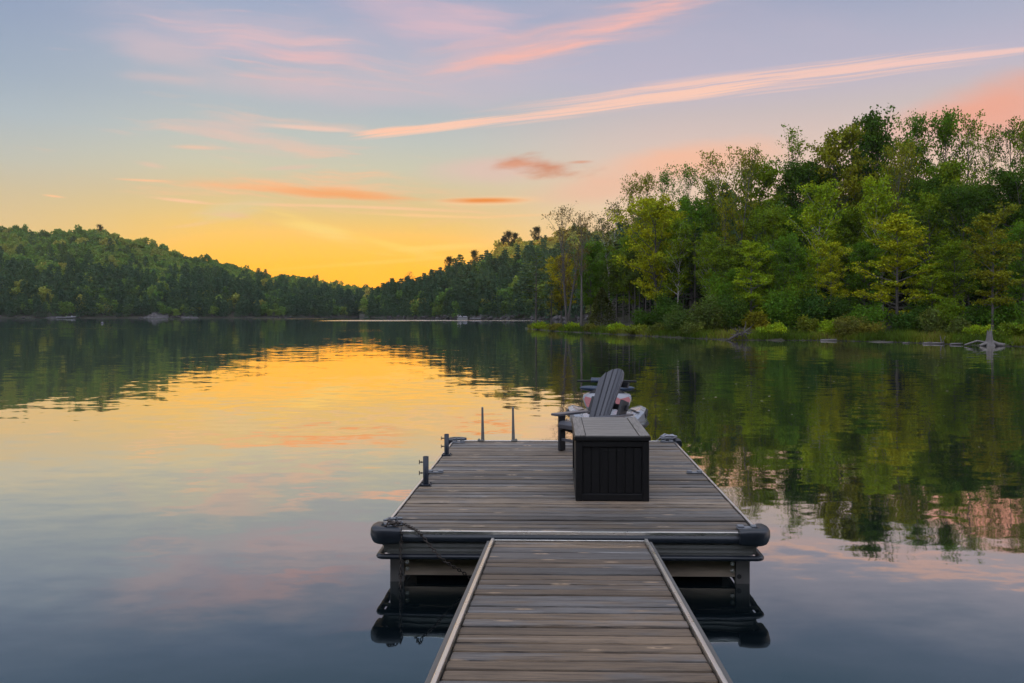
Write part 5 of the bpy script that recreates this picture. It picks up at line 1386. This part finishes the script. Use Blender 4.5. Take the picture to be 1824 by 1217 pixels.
# ------------------------------------------------------------------ small craft far off
BWHITE = principled('boat_white', (.11, .115, .125), .5, 0, .5, var=.1)
BGREY = principled('boat_grey_cover', (.22, .23, .26), .7, var=.2, vscale=2)
def pontoon():
    d_ = 308; p = at_depth(824, HY, d_); p.z = 0; k = d_ / FPX
    g = empty('pontoon_boat', p, .05, 'small pale pontoon boat moored by the far dock under the steep hill', 'boat')
    for s in (-1, 1):
        b = MB(); b.tube([(-2.1, s * .9, .25), (-1.7, s * .9, .18), (1.9, s * .9, .18)], [.08, .34, .34], 12); b.build('pontoon', GALV, g)
    b = MB(); b.box((0, 0, .58), (3.9, 2.4, .12), None, .02); b.build('deck', BWHITE, g)
    b = MB()
    for s in (-1, 1): b.box((0, s * 1.16, .86), (3.6, .05, .38), None, .02)
    b.box((-1.78, 0, .86), (.05, 2.25, .38), None, .02); b.box((1.78, 0, .86), (.05, 2.25, .38), None, .02); b.build('fence_panel', BWHITE, g)
    b = MB(); b.box((.9, .7, 1.0), (1.6, .7, .7), None, .08); b.box((-.9, -.7, 1.05), (1.2, .8, .75), None, .08); b.build('seat', BGREY, g)
    b = MB()
    for x in (-1.95, -.9):
        for s in (-1, 1): b.cyl((x, s * 1.12, 1.2), (x + .2, s * 1.12, 1.74), .03, 6)
    b.build('canopy_frame', ALU, g)
    b = MB(); b.loft([[Vector((x, y, z)) for y, z in ((-1.15, 1.72), (-.6, 1.84), (.6, 1.84), (1.15, 1.72), (.6, 1.77), (-.6, 1.77))] for x in (-1.9, -1.3, -.7)]); b.build('canopy', BWHITE, g)
pontoon()
def far_dock(px, d_, L, label, rz, post):
    p = at_depth(px, HY, d_); p.z = 0
    g = empty('far_dock', p, rz, label, 'dock', 'small docks across the lake')
    b = MB(); b.box((0, 0, .55), (L, 1.8, .16), None, .02); b.build('deck', WHITE, g)
    b = MB(); b.box((0, 0, .25), (L - .4, 1.6, .45)); b.build('float', DARKFLOAT, g)
    if post:
        b = MB(); b.cyl((L / 2 - .2, -.7, .4), (L / 2 - .2, -.7, 2.2), .07, 8); b.build('post', BWHITE, g)
far_dock(847, 309, 4.6, 'low pale floating dock with one post right of the pontoon boat', .03, True)
far_dock(113, 402, 6.5, 'low dark dock beside the small white boat on the left shore', 0, False)
def small_boat():
    p = at_depth(127, HY, 400); p.z = 0
    g = empty('small_boat', p, .1, 'small white motorboat on the shore at the foot of the left hill', 'boat')
    b = MB(); secs = []
    for x, hw, zk, zr in ((-2.1, .85, .1, .95), (-1, .95, 0, .9), (.5, .9, 0, .95), (1.5, .55, .1, 1.05), (2.2, .06, .5, 1.2)):
        secs.append([Vector((x, y, z)) for y, z in ((0, zk), (hw * .8, zk + .2), (hw, zr), (hw * .86, zr), (hw * .7, zr - .3), (-hw * .7, zr - .3), (-hw * .86, zr), (-hw, zr), (-hw * .8, zk + .2))])
    b.loft(secs); b.build('hull', BWHITE, g)
    b = MB(); b.loft([[Vector((x, y, z)) for y, z in ((-.75, .95), (-.6, 1.35 - k), (.6, 1.35 - k), (.75, .95))] for x, k in ((.2, .0), (.5, .3))]); b.build('windscreen', BGREY, g)
    b = MB(); b.box((-2.25, 0, .95), (.35, .35, .7), None, .08); b.build('outboard_motor', BLACKP, g)
small_boat()
b = MB(); b.ball((0, 0, .12), (.28, .28, .28)); b.cyl((0, 0, .38), (0, 0, .5), .05, 8)
q = at_height(182, 576.5, 0); o = b.build('mooring_buoy', BWHITE, None, q); tag(o, 'round white mooring buoy on the dark water before the left hill', 'buoy')

b = MB(); b.box((0, 560, 64), (2600, 1500, 132))
m, t, out = mat('evening_haze'); pv = t.new('ShaderNodeVolumePrincipled'); pv.inputs['Density'].default_value = .00007; pv.inputs['Color'].default_value = (.86, .9, .95, 1); pv.inputs['Anisotropy'].default_value = .2
t.l.new(pv.outputs[0], out.inputs['Volume'])
tag(b.build('haze', m), 'thin evening haze over the lake', kind='stuff')
# ------------------------------------------------------------------ output
scene.view_settings.view_transform = 'Standard'; scene.view_settings.look = 'None'
scene.view_settings.exposure = 0.0; scene.view_settings.gamma = 1.0
scene.render.engine = 'CYCLES'
cy = scene.cycles
cy.max_bounces = 7; cy.diffuse_bounces = 3; cy.glossy_bounces = 4; cy.transmission_bounces = 4; cy.sample_clamp_indirect = 6.0
cy.caustics_reflective = False; cy.caustics_refractive = False
cy.use_denoising = True
